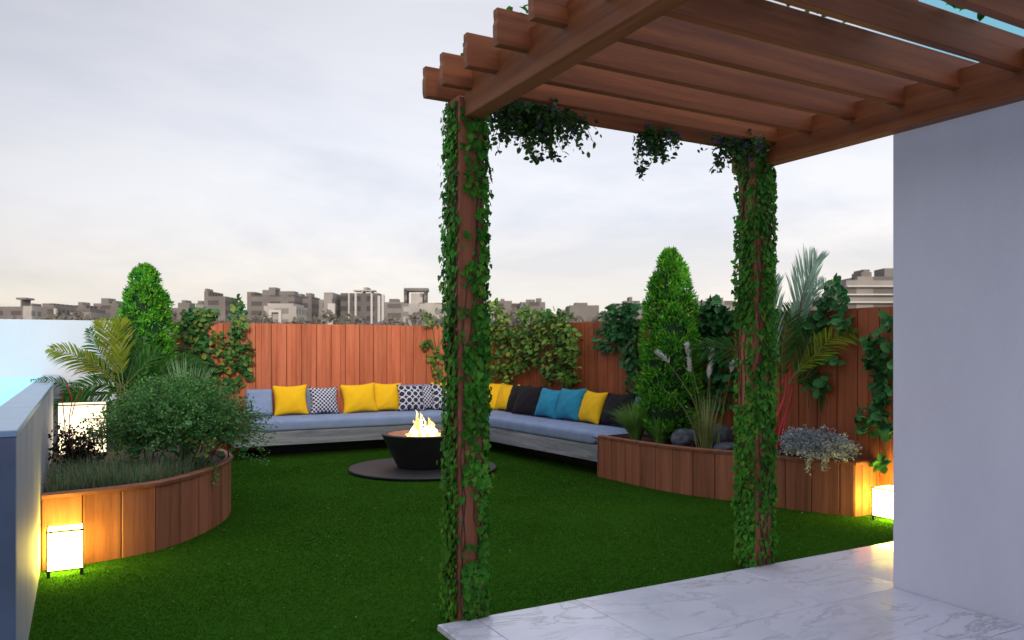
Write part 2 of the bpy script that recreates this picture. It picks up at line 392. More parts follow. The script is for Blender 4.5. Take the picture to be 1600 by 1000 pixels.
def resample(path, step):
    out = [path[0]]; acc = 0
    for a, b in zip(path, path[1:]):
        l = (b-a).length
        while acc+l >= step:
            a = a+(b-a)*((step-acc)/l); out.append(a.copy()); l = (b-a).length; acc = 0
        acc += l
    if (out[-1]-path[-1]).length > step*.3: out.append(path[-1])
    else: out[-1] = path[-1]
    return out

# ================================================================== SETTING
g = MB(); g.add([(-1500, -1500, -18), (1500, -1500, -18), (1500, 1500, -18), (-1500, 1500, -18)], [(0, 1, 2, 3)])
tag(g.build('ground', plain('city_ground', (.20, .18, .165), .95, .02, .3, 0)), kind='structure')
g = MB(); g.box(-9, 13, -9, 13.35, -17.9, -.06)
tag(g.build('terrace_base', M_WALL), kind='structure')
g = MB(); g.add([(-.3, -3, -.012), (7.2, -3, -.012), (7.2, 13, -.012), (-.3, 13, -.012)], [(0, 1, 2, 3)])
tag(g.build('lawn_soil', plain('turf_backing', (.022, .078, .007), 1.0, 30, .3, .3, 0, 0.0)), kind='structure')
# turf blades
def turf():
    pts = []
    def region(n, x0, x1, y0, y1):
        return np.stack([rng.uniform(x0, x1, n), rng.uniform(y0, y1, n)], 1)
    P = np.concatenate([region(170000, -.25, 6.9, 2.6, 6.5), region(120000, -.25, 6.9, 6.5, 9.5), region(60000, .8, 6.0, 9.5, 12.2)])
    keep = ~((P[:, 0] > 1.79) & (P[:, 1] < 4.18))
    d = P[:, 0]*sn+P[:, 1]*cs; l = (P[:, 0]*cs-P[:, 1]*sn)/np.maximum(d, .1)
    keep &= (d > 3.4) & (np.abs(l) < .75)
    P = P[keep]; d = d[keep]; n = len(P)
    H = rng.uniform(.008, .017, n)
    a = rng.uniform(0, 6.283, n); lean = np.stack([np.cos(a), np.sin(a)], 1)*rng.uniform(.1, .8, n)[:, None]+np.array([.9, .45])+.5*np.stack([np.sin(P[:, 0]*2.1+P[:, 1]*.7), np.cos(P[:, 1]*1.7-P[:, 0])], 1)
    D = np.concatenate([lean, np.ones((n, 1))], 1)
    b = rng.uniform(0, 6.283, n)
    Nn = np.stack([np.cos(b), np.sin(b), np.full(n, .9)], 1)
    o = leaves('lawn_grass', np.concatenate([P, np.full((n, 1), -.012)], 1), D, Nn, H,   .0026+d*.0005, T_TRI, M_TURF)
    tag(o, 'short dense green turf covering the terrace', 'grass', kind='stuff')
    n = 520; Q = np.concatenate([region(n, .2, 6.2, 4.3, 11), np.full((n, 1), .012)], 1)
    o2 = leaves('grass_clippings', Q, np.concatenate([rnd_dirs(n)[:, :2], np.full((n, 1), .2)], 1), np.tile([0, 0, 1.], (n, 1)), rng.uniform(.012, .03, n), rng.uniform(.008, .016, n), T_DIA, M_SPECK)
    tag(o2, 'pale clippings scattered over the green lawn', 'clippings', kind='stuff')
turf()
# marble patio
def patio():
    m = MB(); m.box(1.80, 4.735, -8, 4.165, -.05, .004); m.box(4.735, 9, 3.37, 4.165, -.05, .0035)
    base = tag(m.build('patio_base', M_GROUT), kind='structure')
    t = MB(); gp = .0022
    xs = [1.80, 2.045, 2.745, 3.445, 4.145, 4.845, 5.545, 6.245, 6.945]; ys = [4.168, 3.345, 2.525, 1.705, .885, .065, -.755, -1.575, -2.395]
    for i in range(len(xs)-1):
        for j in range(len(ys)-1):
            x0, x1, y1, y0 = xs[i], xs[i+1], ys[j], ys[j+1]
            if x0 > 4.8 and j > 0: continue
            if x1 > 4.8 and j > 0: x1 = 4.735
            t.box(x0+gp, x1-gp, y0+gp, y1-gp, -.03, .02, .0025)
    tag(t.build('patio', M_MARB), kind='structure')
patio()
# ================================================================== HOUSE AND WALLS
house = thing('house', 'smooth white rendered house wall standing on the marble patio at the right edge', 'house', (4.735, 3.37, 0))
m = MB(); m.box(4.737, 9, -3.0, 3.367, -.055, 3.3, .008); m.build('wall', M_WALL, house)
m = MB(); m.box(-5, 9.0, -7.5, -3.003, -.055, 6.1); m.build('sun_block_wing', M_WALL, house)  # unseen wing added behind the camera to keep sun off the near terrace
w = thing('parapet', 'long low grey concrete parapet with blue stone cap along the left side', 'parapet', (-.33, 4.17, 0))
m = MB(); m.box(-.43, -.248, 4.17, 12.92, -.055, 1.205, .004); m.build('wall', M_PARA, w)
m = MB()
yy = 4.165
while yy < 12.9:
    m.box(-.445, -.243, yy, min(yy+1.6, 12.92)-.004, 1.206, 1.238, .004); yy += 1.6
m.build('cap', M_CAP, w)
m = MB(); m.box(-.425, -.25, 4.155, 4.168, -.055, 1.204); m.build('end_face', plain('shaded_end_blue', (.085, .105, .165), .4, 3, .25, 0), w)  # parapet end in darker blue, its shade put into the colour
ww = MB(); ww.box(-7, 1.235, 12.97, 13.17, -.055, 2.021, .005)
tag(ww.build('white_wall', M_WHITE), 'tall plain white wall behind the pool at the far left', 'wall')
# pool beyond the parapet
def water():
    m_, nt, b = newmat('lit_pool_water')
    nz = noise(nt, coord(nt, (1, .5, 1)), 3.5, 4, .6, .8)
    col = ramp(nt, nz, [(.3, (.008, .30, .46)), (.7, (.03, .44, .58))])
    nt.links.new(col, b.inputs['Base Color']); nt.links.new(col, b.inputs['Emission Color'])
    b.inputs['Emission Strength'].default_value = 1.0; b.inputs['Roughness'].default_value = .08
    bump(nt, b, nz, .12, .03); return m_
m = MB(); m.add([(-6.5, 3, 1.215), (-.446, 3, 1.215), (-.446, 12.965, 1.215), (-6.5, 12.965, 1.215)], [(0, 1, 2, 3)])
tag(m.build('pool_water', water()), kind='structure')

# ================================================================== FENCES
def fence(name, label, a, b, nrm, mat, ztop, w=.243, t=.03, z0=-.01):
    root = thing(name, label, 'fence', (a[0], a[1], 0))
    a, b = Vector(a[:2]), Vector(b[:2]); L = (b-a).length; u = (b-a)/L; n = max(1, round(L/w)); s = L/n
    m = MB(); bk = MB()
    for i in range(n):
        p = a+u*(i*s+.0045); q = a+u*((i+1)*s-.0045); h = ztop+random.uniform(-.004, .004)
        r = random.choice((.36, .5, .64)); mid = p+(q-p)*r
        m.board(p, mid-u*.0008, nrm, t, z0, h, .004); m.board(mid+u*.0008, q, nrm, t-.0015, z0, h, .003)
    nv = Vector(nrm[:2])
    bk.prism([tuple(a), tuple(b), tuple(b-nv*.12), tuple(a-nv*.12)], z0, ztop-.03)
    m.build('boards', mat, root); bk.build('backing_rail', M_DARK, root)
fence('wooden_fence', 'orange brown vertical board fence behind the left run of the bench', (1.24, 12.965), (6.60, 12.965), (0, -1), M_FENCE, 2.018)
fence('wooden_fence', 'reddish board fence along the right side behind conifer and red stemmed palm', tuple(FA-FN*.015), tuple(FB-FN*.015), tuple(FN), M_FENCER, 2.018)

# ================================================================== PERGOLA
PX1, PX2, PY0, PW = 1.936, 4.312, 4.170, .172
perg = thing('pergola', 'red brown timber pergola with two ivy covered posts over the marble patio', 'pergola', (PX1, PY0, 0))
for x in (PX1, PX2):
    m = MB(); m.box(x, x+PW, PY0, PY0+PW, -.055, 3.084, .008); m.build('post', M_POST, perg)
for x in (1.969, 4.402):
    m = MB(); m.box(x, x+.112, -1.5, 4.50 if x > 3 else 4.166, 2.957, 3.205, .004); m.build('beam', M_BEAM, perg)
ry = [4.30, 4.05, 3.735, 3.392, 3.045, 2.705, 2.36, 2.015, 1.67, 1.325, .98, .635, .29, -.055, -.4, -.745, -1.09]
def rafter(y):
    m = MB(); x0, x1, t, zb, zt = 1.783, 4.70, .052, 3.09, 3.268
    prof = [(x0+.007, zb), (x0+.001, zb+.03), (x0, zb+.10), (x0+.006, zb+.125), (x0+.003, zb+.15), (x0+.003, zt), (x1, zt), (x1, zb)]
    n = len(prof); c = .004
    vs = [(px, y+c, pz) for px, pz in prof]+[(px, y+t-c, pz) for px, pz in prof]
    ins = lambda px, pz: (px+(c if px < 3 else -c), pz+(c if pz < zb+.03 else (-c if pz > zt-.02 else 0)))
    vs2 = [(ins(*p)[0], y, ins(*p)[1]) for p in prof]+[(ins(*p)[0], y+t, ins(*p)[1]) for p in prof]
    V = vs2[:n]+vs+vs2[n:]
    fs = [tuple(range(n)), tuple(range(4*n-1, 3*n-1, -1))]
    for k in range(3):
        for i in range(n): fs.append((k*n+(i+1) % n, k*n+i, (k+1)*n+i, (k+1)*n+(i+1) % n))
    m.add(V, fs); m.build('rafter', M_RAFT, perg)
for y in ry: rafter(y)

# ------------------------------------------------------------------ ivy on the posts
def ivy(x, label, mask, seed):
    root = thing('ivy_vine', label, 'ivy', (x+PW/2, PY0+PW/2, 0), 'ivy vines climbing the pergola posts')
    r = np.random.default_rng(seed); P = []; D = []; Nn = []; Ls = []
    faces = [((x, PY0), (1, 0), (0, -1)), ((x, PY0), (0, 1), (-1, 0)), ((x+PW, PY0), (0, 1), (1, 0)), ((x, PY0+PW), (1, 0), (0, 1))]
    for fi, (o, u, nn) in enumerate(faces):
        n = 2300 if fi < 3 else 600
        for _ in range(n):
            a = r.uniform(-.06, 1.06); z = r.uniform(.02, 3.07)
            pat = .5+.5*math.sin(9.1*z+5*a+fi*2+seed)*math.cos(3.3*z-4*a+seed*2)
            if r.random() > mask(fi, a, z)*min(1, .55+.8*pat): continue
            off = abs(r.normal(0, .012))+.008+(.03 if r.random() < .03 else 0)
            p = (o[0]+u[0]*a*PW+nn[0]*off, o[1]+u[1]*a*PW+nn[1]*off, z)
            sd = r.normal(0, .45)
            P.append(p); D.append((u[0]*sd+nn[0]*.22, u[1]*sd+nn[1]*.22, -1+r.normal(0, .25)))
            k = r.normal(0, .25, 3); Nn.append((nn[0]+k[0], nn[1]+k[1], .5+k[2])); Ls.append(r.uniform(.021, .037)*(1.45 if r.random() < .3 else 1))
    Ls = np.array(Ls)
    leaves('leaves', P, D, Nn, Ls, Ls*.92, T_IVY, M_IVY, root)
    m = MB()
    for k in range(10):
        fi = k % 3; o, u, nn = faces[fi]; a = r.uniform(.15, .85); path = []
        for z in np.linspace(0.0, 3.05, 26):
            a = min(.95, max(.05, a+r.normal(0, .07))); path.append((o[0]+u[0]*a*PW+nn[0]*.004, o[1]+u[1]*a*PW+nn[1]*.004, z))
        m = MB(); m.tube(path, .0035, 5); m.build('stem', M_BARK, root)
def band(z, a, b): return a < z < b
def mask1(fi, a, z):
    if fi == 0:
        if a < .16: return .05
        if band(z, .36, .80): return .05 if a < .72 else .8
        if band(z, 2.12, 2.52): return .12 if a < .78 else .7
        if band(z, 1.62, 2.0): return .12 if a < .5 else .9
        if band(z, .95, 1.08): return .35
        if band(z, 2.62, 2.9): return .35 if .2 < a < .5 else .7
        return 1.0
    if fi == 1: return .95 if a > .2 else .55
    return .9
def mask2(fi, a, z):
    if fi == 1:
        if band(z, 1.2, 1.78): return .05 if a > .45 else .55
        if z > 2.55: return .3
        return .95
    if fi == 0:
        if a < .35 and (band(z, .0, .95) or band(z, 1.5, 2.4)): return .14
        if band(z, .02, .42): return .35
        if band(z, .62, 1.05): return .6
        return 1.0
    return .95
ivy(PX1, 'dense green ivy climbing the nearer left pergola post', mask1, 3)
ivy(PX2, 'dense green ivy climbing the farther right pergola post beside the house wall', mask2, 4)

def hanging(label, cen, ext, n, nf, sprigs):
    root = thing('trailing_vine', label, 'vine', cen, 'flowering vines hanging from the pergola')
    P = []; D = []
    st = MB()
    for k in range(n//14):
        x = cen[0]+rng.normal(0, ext[0]*.45); y = cen[1]+rng.normal(0, ext[1]*.5); z = 3.10
        ln = abs(rng.normal(0, .55))*ext[2]+.05; dx = (x-cen[0])*.3+rng.normal(0, .04); dy = rng.normal(0, .07)
        path = [Vector((x+dx*t*t, y+dy*t, z-ln*(t**1.3)+.03*math.sin(3*t))) for t in np.linspace(0, 1, 8)]
        st.tube(path, .0018, 4)
        for j in range(14):
            q = path[min(7, 1+j//2)]; P.append(q+Vector(rng.normal(0, .018, 3))); D.append((*rng.normal(0, 1, 2), rng.normal(-.5, .6)))
    for (x0, x1, z1) in sprigs:
        path = [Vector((x0+(x1-x0)*t, cen[1]+.02*math.sin(5*t), 3.06-(3.06-z1)*t**.8)) for t in np.linspace(0, 1, 10)]
        st.tube(path, .002, 4)
        for q in path:
            for _ in range(5): P.append(q+Vector(rng.normal(0, .016, 3))); D.append((*rng.normal(0, 1, 2), rng.normal(-.5, .6)))
    P = np.array([tuple(p) for p in P]); L = rng.uniform(.028, .05, len(P))
    leaves('leaves', P, D, rnd_dirs(len(P)), L, L*.62, T_OVAL, M_HANG, root)
    idx = rng.choice(len(P), nf, replace=False); Q = P[idx]+rng.normal(0, .012, (nf, 3)); Q = np.repeat(Q, 4, 0)
    leaves('flowers', Q, rnd_dirs(len(Q)), rnd_dirs(len(Q)), rng.uniform(.016, .026, len(Q)), .018, T_ROUND, M_FLOW, root)['kind'] = 'stuff'
    st.build('stems', M_BARK, root)['kind'] = 'stuff'
hanging('large dark flowering vine clump hanging under the rafters beside the left post', (2.52, 4.32, 3.05), (.31, .16, .17), 2400, 130, [(2.5, 2.55, 2.80), (2.62, 2.68, 2.84)])
hanging('smaller dark vine clump with a long sprig hanging midway between the posts', (3.50, 4.32, 3.05), (.17, .08, .09), 460, 40, [(3.44, 3.38, 2.81), (3.5, 3.6, 2.93)])
hanging('vine clump with purple flowers draped around the top of the right post', (4.22, 4.20, 3.07), (.20, .12, .13), 620, 60, [(4.05, 3.95, 2.88)])
def roofvine():
    root = thing('roof_vine', 'green vine lying on top of the pergola rafters', 'vine', (2.8, 2.7, 3.28))
    P = []; 
    for (xa, ya, xb, yb, n) in ((2.0, 2.60, 3.7, 2.60, 420), (1.9, 2.2, 4.0, 2.25, 380), (2.2, 1.85, 4.2, 1.9, 200), (1.9, 4.05, 4.3, 4.2, 330), (1.86, 3.42, 2.3, 3.5, 40)):
        t = rng.uniform(0, 1, n); P.append(np.stack([xa+(xb-xa)*t, ya+(yb-ya)*t+rng.normal(0, .06, n), 3.275+np.abs(rng.normal(0, .025, n))], 1))
    P = np.concatenate(P); L = rng.uniform(.035, .06, len(P)); D = rng.normal(0, 1, (len(P), 3)); D[:, 2] *= .4
    leaves('leaves', P, D, np.tile([0, 0, 1.], (len(P), 1))+rng.normal(0, .4, (len(P), 3)), L, L*.7, T_OVAL, M_IVY, root)
    for y in (2.60, 2.22, 1.87, 4.12):
        m = MB(); m.tube([(x, y+.03*math.sin(5*x), 3.274) for x in np.linspace(1.9, 4.2, 20)], .004, 5); m.build('stem', M_BARK, root)
roofvine()

# ================================================================== PLANTERS
def planter(name, label, front, back, h, closed_end=None, step=.262):
    path = [Vector((p[0], p[1])) for p in front]
    v3 = smooth_path([(p.x, p.y, 0) for p in path], 10); pts = resample(v3, step)
    root = thing(name, label, 'planter', (front[0][0], front[0][1], 0))
    m = MB(); rim = MB(); poly = [(p.x, p.y) for p in v3]+back
    cx = sum(p[0] for p in poly)/len(poly); cy = sum(p[1] for p in poly)/len(poly)
    sg = 1 if sum(poly[i][0]*poly[(i+1) % len(poly)][1]-poly[(i+1) % len(poly)][0]*poly[i][1] for i in range(len(poly))) > 0 else -1
    for a, b in zip(pts, pts[1:]):
        u = (b-a).normalized(); n = Vector((u.y, -u.x, 0))*sg
        # a board in three narrow facets that follow the curve
        m.board(a+u*.0035-n*.03, b-u*.0035-n*.03, n, .03, -.02, h-.035, .005)
    if closed_end:
        a, b = Vector((*closed_end[0], 0)), Vector((*closed_end[1], 0)); u = (b-a).normalized(); n = Vector((u.y, -u.x, 0))
        if n.dot(Vector((cx, cy, 0))-a) > 0: n = -n
        L = (b-a).length; k = 3
        for i in range(k): m.board(a+u*(L*i/k+.003)-n*.028, a+u*(L*(i+1)/k-.003)-n*.028, n, .03, -.02, h-.035, .005)
    m.build('cladding', M_PLANT, root)
    def strip(ps):
        V = []; prof = [(.012, -.036), (.016, -.01), (.008, 0), (-.05, 0), (-.056, -.008), (-.056, -.036)]
        for i, p in enumerate(ps):
            u = (ps[min(i+1, len(ps)-1)]-ps[max(i-1, 0)]).normalized(); n = Vector((u.y, -u.x, 0))*sg
            for o, z in prof: V.append(p+n*o+Vector((0, 0, h+z)))
        k = len(prof); fs = [(i*k+j, i*k+(j+1) % k, (i+1)*k+(j+1) % k, (i+1)*k+j) for i in range(len(ps)-1) for j in range(k)]
        fs += [tuple(range(k)), tuple((len(ps)-1)*k+j for j in range(k))]
        rim.add(V, fs)
    fine = resample(v3, .06); per = 18
    for i in range(0, len(fine)-1, per): strip(fine[i:i+per+1])
    if closed_end: strip([Vector((*closed_end[0], 0)), Vector((*closed_end[1], 0))])
    rim.build('rim', M_RIM, root)
    ins = []
    for i, p in enumerate(v3):
        u = (v3[min(i+1, len(v3)-1)]-v3[max(i-1, 0)]).normalized(); ins.append((p.x-u.y*sg*.05, p.y+u.x*sg*.05))
    s = MB(); s.prism(ins+[(bp[0]+(-.03 if closed_end else .004), bp[1]+(.03 if i == 0 and closed_end else -.003)) for i, bp in enumerate(back)], -.01, h-.06); s.build('soil', M_SOIL, root)
    return root
HL, HR = .545, .52
LF = [(-.243, 6.68), (.09, 6.73), (.35, 6.80), (.57, 6.90), (.84, 7.18), (1.10, 7.59), (1.28, 8.02), (1.34, 8.36), (1.33, 8.75), (1.26, 9.4), (1.22, 10.2), (1.22, 12.93)]
planter('raised_planter', 'curved timber planter against the parapet with low grass and a big bush', LF, [(-.243, 12.93)], HL, step=.27)
RF = [(5.75, 8.19), (5.815, 7.06), (5.955, 6.52), (6.09, 6.18), (6.21, 5.76), (6.34, 5.42), (6.54, 5.05)]
planter('raised_planter', 'long timber planter beside the fence holding boulders and the red stemmed palm', RF, [(6.85, 5.05), (6.75, 8.19)], HR, closed_end=((6.54, 5.05), (6.86, 5.05)), step=.262)
m = MB(); m.board((5.75, 8.195), (6.74, 8.195), (0, 1), .03, -.02, HR-.036); o = m.build('end_board', M_PLANT, C.objects['raised_planter.001'])

# ================================================================== BENCH
bench = thing('corner_bench', 'long L shaped weathered grey timber bench along both fences', 'bench', (5.5, 11.87, 0))
rp0, rp1 = Vector((5.525, 11.87)), Vector((5.735, 8.198))
m = MB(); m.box(1.97, 5.52, 11.87, 11.92, .18, .386, .003); m.build('front_board', M_GREYX, bench)
m = MB(); u = (rp1-rp0).normalized(); nv = Vector((u.y, -u.x)); nv = -nv if nv.x > 0 else nv
m.board(rp0-nv*.05+u*.052, rp1-nv*.05, nv, .05, .18, .386, .003); m.build('front_board', M_GREYY, bench)
m = MB(); m.box(1.971, 2.02, 11.925, 12.9, .18, .386, .003); m.build('end_board', M_GREYY, bench)
m = MB(); m.box(2.03, 6.59, 11.925, 12.93, .34, .384); m.prism([(5.58, 11.92), (5.755, 8.21), (6.73, 8.21), (6.62, 11.92)], .34, .383); m.build('seat_board', M_GREYX, bench)
m = MB(); m.box(2.4, 6.5, 12.35, 12.45, -.012, .338); m.prism([(6.0, 12.3), (6.2, 8.3), (6.3, 8.3), (6.1, 12.3)], -.012, .338); m.build('plinth', M_DARK, bench)
def cushion(name, label, poly, z0, z1, bev=.055, tabs=None):
    m = MB(); m.prism(poly, z0, z1); o = m.build(name, M_BLUEF, None)
    b = o.modifiers.new('round', 'BEVEL'); b.width = bev; b.segments = 4; b.limit_method = 'ANGLE'
    o.data.shade_smooth()
    return o
def seat(label, A, B, depthvec, z0, z1, nsec):
    """long soft seat pad, slightly bulged between its stitched sections, as one rounded mesh"""
    A, B, dv = Vector(A), Vector(B), Vector(depthvec); L = (B-A).length; u = (B-A)/L
    prof = []; w = dv.length; r = .06; dvn = dv/w
    for k in range(5): a = math.pi*(1+k/8)+0; 
    cr = [(r-r*math.cos(t), (z1-r)+r*math.sin(t)) for t in np.linspace(0, math.pi/2, 6)]
    lo = [(r*.6-r*.6*math.cos(t), z0+r*.6-r*.6*math.sin(t)) for t in np.linspace(math.pi/2, 0, 5)]
    back = [(w, z1), (w, z0)]
    prof = lo+cr+[(.25*w, z1+.004), (.5*w, z1+.006), (.8*w, z1+.002)]+back
    ns = nsec*10; V = []; k = len(prof)
    for i in range(ns+1):
        t = i/ns; ph = (t*nsec) % 1.0; bul = 1-.10*math.exp(-((min(ph, 1-ph))/.05)**2)
        endr = max(0, 1-min(t, 1-t)*L/.07); sh = (1-math.sqrt(max(0, 1-endr**2)))
        for (o_, z) in prof:
            zz = z0+(z-z0)*((.75+.25*bul) if z > z0+.05 else 1)-sh*.05*(1 if z > (z0+z1)/2 else -1)
            oo = o_+sh*.05*(1 if o_ < w*.5 else 0)+(.012*(1-bul)/.1 if o_ < .03 else 0)+.004*math.sin(i*1.7)
            p = A+u*(t*L)+dvn*oo; V.append((p.x, p.y, zz))
    fs = [(i*k+j, i*k+(j+1) % k, (i+1)*k+(j+1) % k, (i+1)*k+j) for i in range(ns) for j in range(k)]
    fs += [tuple(range(k)), tuple(ns*k+j for j in range(k-1, -1, -1))]
    o = mesh_np('seat_cushion', V, fs, M_BLUEF, None, True)
    return tag(o, label, 'cushion', 'blue grey seat pads on the corner bench')
seat('blue grey seat pad on the left run of the bench', (1.915, 11.845), (5.50, 11.845), (0, 1.06), .389, .555, 4)
seat('blue grey seat pad on the right run of the bench ending at the planter', (5.50, 12.88), (5.712, 8.205), (1.0, .05), .389, .555, 5)

# ------------------------------------------------------------------ pillows
def pillow(name, label, cat, pos, right, wdt, hgt, thick, mat, tilt=18, roll=0, group=None, boxy=False):
    n = 22; V = []; fs = []
    for side in (-1, 1):
        for i in range(n+1):
            for j in range(n+1):
                u = -1+2*i/n; v = -1+2*j/n
                if boxy:
                    x = u*wdt/2; z = v*hgt/2; t = thick/2*((1-u**8)*(1-v**8))**.35
                else:
                    x = u*wdt/2*(1-.125*(1-v*v)**1.3); z = v*hgt/2*(1-.115*(1-u*u)**1.3)
                    t = thick/2*1.15*((1-u*u)*(1-v*v))**.5
                    t *= 1+.16*math.sin(7*u+3*v+pos[0]*9)*abs(u*v)+.12*math.sin(13*v-5*u+pos[1]*7)*(abs(u)**3+abs(v)**3)*.7+.05*math.sin(9*u+pos[1]*5)*math.sin(6*v+pos[0]*3)
                V.append((x, side*t, z))
    o_ = (n+1)**2
    for i in range(n):
        for j in range(n):
            a = i*(n+1)+j; fs.append((a, a+n+1, a+n+2, a+1)); fs.append((o_+a, o_+a+1, o_+a+n+2, o_+a+n+1))
    me = bpy.data.meshes.new(name); me.from_pydata(V, [], fs)
    import bmesh
    bm = bmesh.new(); bm.from_mesh(me); bmesh.ops.remove_doubles(bm, verts=bm.verts, dist=.0004); bmesh.ops.recalc_face_normals(bm, faces=bm.faces); bm.to_mesh(me); bm.free()
    me.materials.append(mat); me.shade_smooth()
    o = bpy.data.objects.new(name, me); link(o)
    r = Vector(right).normalized(); up = Vector((0, 0, 1)); back = up.cross(r).normalized()   # points away from the viewer
    M = Matrix((r, back, up)).transposed().to_4x4()
    M = Matrix.Translation(Vector(pos)) @ M @ Matrix.Rotation(R(-tilt), 4, 'X') @ Matrix.Rotation(R(roll), 4, 'Y')
    o.matrix_world = M
    return tag(o, label, cat, group)
PG = 'throw pillows lined up on the corner bench'
zc = .56
def lp(label, x0, x1, mat, h=.475, y=12.62, th=.17, roll=0, yaw=0, tilt=16, name='throw_pillow', boxy=False, dz=0):
    wd = x1-x0; a = R(yaw)
    pillow(name, label, 'pillow', ((x0+x1)/2, y+.03, zc+h/2-.012+dz), (math.cos(a), math.sin(a), 0), wd, h, th, mat, tilt, roll, PG, boxy)
lp('plain blue grey back cushion at the left end of the bench', 2.27, 2.68, M_BLUEF, .43, 12.70, .15, boxy=True, tilt=12, name='back_cushion')
lp('leftmost yellow throw pillow beside the plain grey cushion', 2.665, 3.215, M_YEL, .50, 12.60, .18, -1, yaw=-3)
lp('grey back cushion behind the navy lattice pillow', 3.10, 3.72, M_BLUEF, .42, 12.80, .13, boxy=True, tilt=8, name='back_cushion')
lp('navy and white fine lattice print pillow between two yellow pillows', 3.235, 3.715, M_LATT, .455, 12.60, .17, 1, yaw=3)
lp('yellow throw pillow to the right of the navy lattice pillow', 3.745, 4.345, M_YEL, .50, 12.56, .19, -3, yaw=-2)
lp('yellow throw pillow partly covered by the big circle print pillow', 4.29, 4.86, M_YEL, .50, 12.68, .17, 2, yaw=5)
lp('grey back cushion behind the circle print pillows', 4.82, 5.5, M_BLUEF, .44, 12.82, .13, boxy=True, tilt=8, name='back_cushion')
lp('navy pillow with large white circles left of the fire pit flames', 4.70, 5.18, M_CIRC, .46, 12.52, .17, 1, yaw=-4)
lp('fine lattice print pillow between the two circle print pillows', 5.05, 5.46, M_LATT, .45, 12.62, .15, -2, yaw=4)
lp('navy circle print pillow half hidden by the ivy covered left post', 5.32, 5.80, M_CIRC, .46, 12.52, .17, 1, yaw=-3)
lp('yellow throw pillow behind the post in the bench corner', 5.42, 5.95, M_YEL, .50, 12.74, .16, -2, yaw=-3)
def rp(label, y0, y1, mat, h=.475, x=6.34, th=.17, roll=0, tilt=20, yaw=0, name='throw_pillow', boxy=False):
    a = R(-90+yaw); yc = (y0+y1)/2
    pillow(name, label, 'pillow', (x+.02-.02*(yc-10), yc, zc+h/2-.012), (math.cos(a), math.sin(a), 0), abs(y1-y0), h, th, mat, tilt, roll, PG, boxy)
rp('yellow throw pillow in the bench corner just right of the left post', 12.50, 11.90, M_YEL, .50, 6.28, .18, 4, yaw=20)
rp('yellow throw pillow half hidden behind the charcoal pillows', 11.98, 11.46, M_YEL, .49, 6.36, .17, 2, yaw=8)
rp('charcoal throw pillow beside the half hidden yellow pillow', 11.56, 11.02, M_CHAR, .49, 6.32, .17, 0, yaw=2)
rp('charcoal throw pillow directly left of the teal pillows', 11.22, 10.42, M_CHAR, .50, 6.25, .18, -1, yaw=2)
rp('teal throw pillow beside the charcoal pillow', 10.52, 9.96, M_TEAL, .47, 6.26, .19, 3, yaw=6)
rp('teal throw pillow beside the yellow pillow', 10.02, 9.40, M_TEAL, .50, 6.28, .19, -2, yaw=2)
rp('yellow throw pillow between the teal and charcoal pillows', 9.50, 8.90, M_YEL, .48, 6.31, .16, 1, yaw=-3)
rp('charcoal throw pillow at the right end of the bench beside the planter', 9.02, 8.30, M_CHAR, .48, 6.34, .18, -3, yaw=-4)
rp('blue grey back cushion at the planter end of the bench', 8.72, 8.24, M_BLUEF, .42, 6.58, .13, boxy=True, tilt=8, name='back_cushion')

# ================================================================== FIRE PIT
PCX, PCY = 4.04, 9.82
m = MB(); m.lathe([(.93, -.012), (.97, -.004), (.985, .022), (.975, .034), (.02, .036)], PCX, PCY, 96)
tag(m.build('round_base', M_DISC), 'round dark slate disc on the lawn under the fire pit', 'base')
pit = thing('fire_pit', 'round black stone fire bowl standing on a dark disc', 'fire pit', (PCX, PCY, .037))
m = MB()
m.lathe([(.33, .038), (.345, .045), (.545, .455), (.555, .475), (.548, .484), (.50, .486), (.47, .474), (.44, .41), (.05, .36)], PCX, PCY, 96)
bo = m.build('bowl', M_BLACK, pit, True)
sp = bo.modifiers.new('crisp', 'EDGE_SPLIT'); sp.split_angle = R(25)
m = MB(); m.lathe([(.43, .36), (.468, .478), (.462, .480), (.40, .435), (.02, .425)], PCX, PCY, 96); m.build('liner', M_COPPER, pit, True)
def firemat():
    m = bpy.data.materials.new('flame'); m.use_nodes = True; nt = m.node_tree; nt.nodes.clear()
    e = N(nt, 'ShaderNodeEmission'); o = N(nt, 'ShaderNodeOutputMaterial')
    nz = noise(nt, coord(nt, (1, 1, .6)), 14, 3)
    nt.links.new(ramp(nt, nz, [(.36, (1, .50, .06)), (.5, (1, .78, .26)), (.62, (1, .93, .6))]), e.inputs[0]); e.inputs[1].default_value = 3.0
    nt.links.new(e.outputs[0], o.inputs[0]); return m
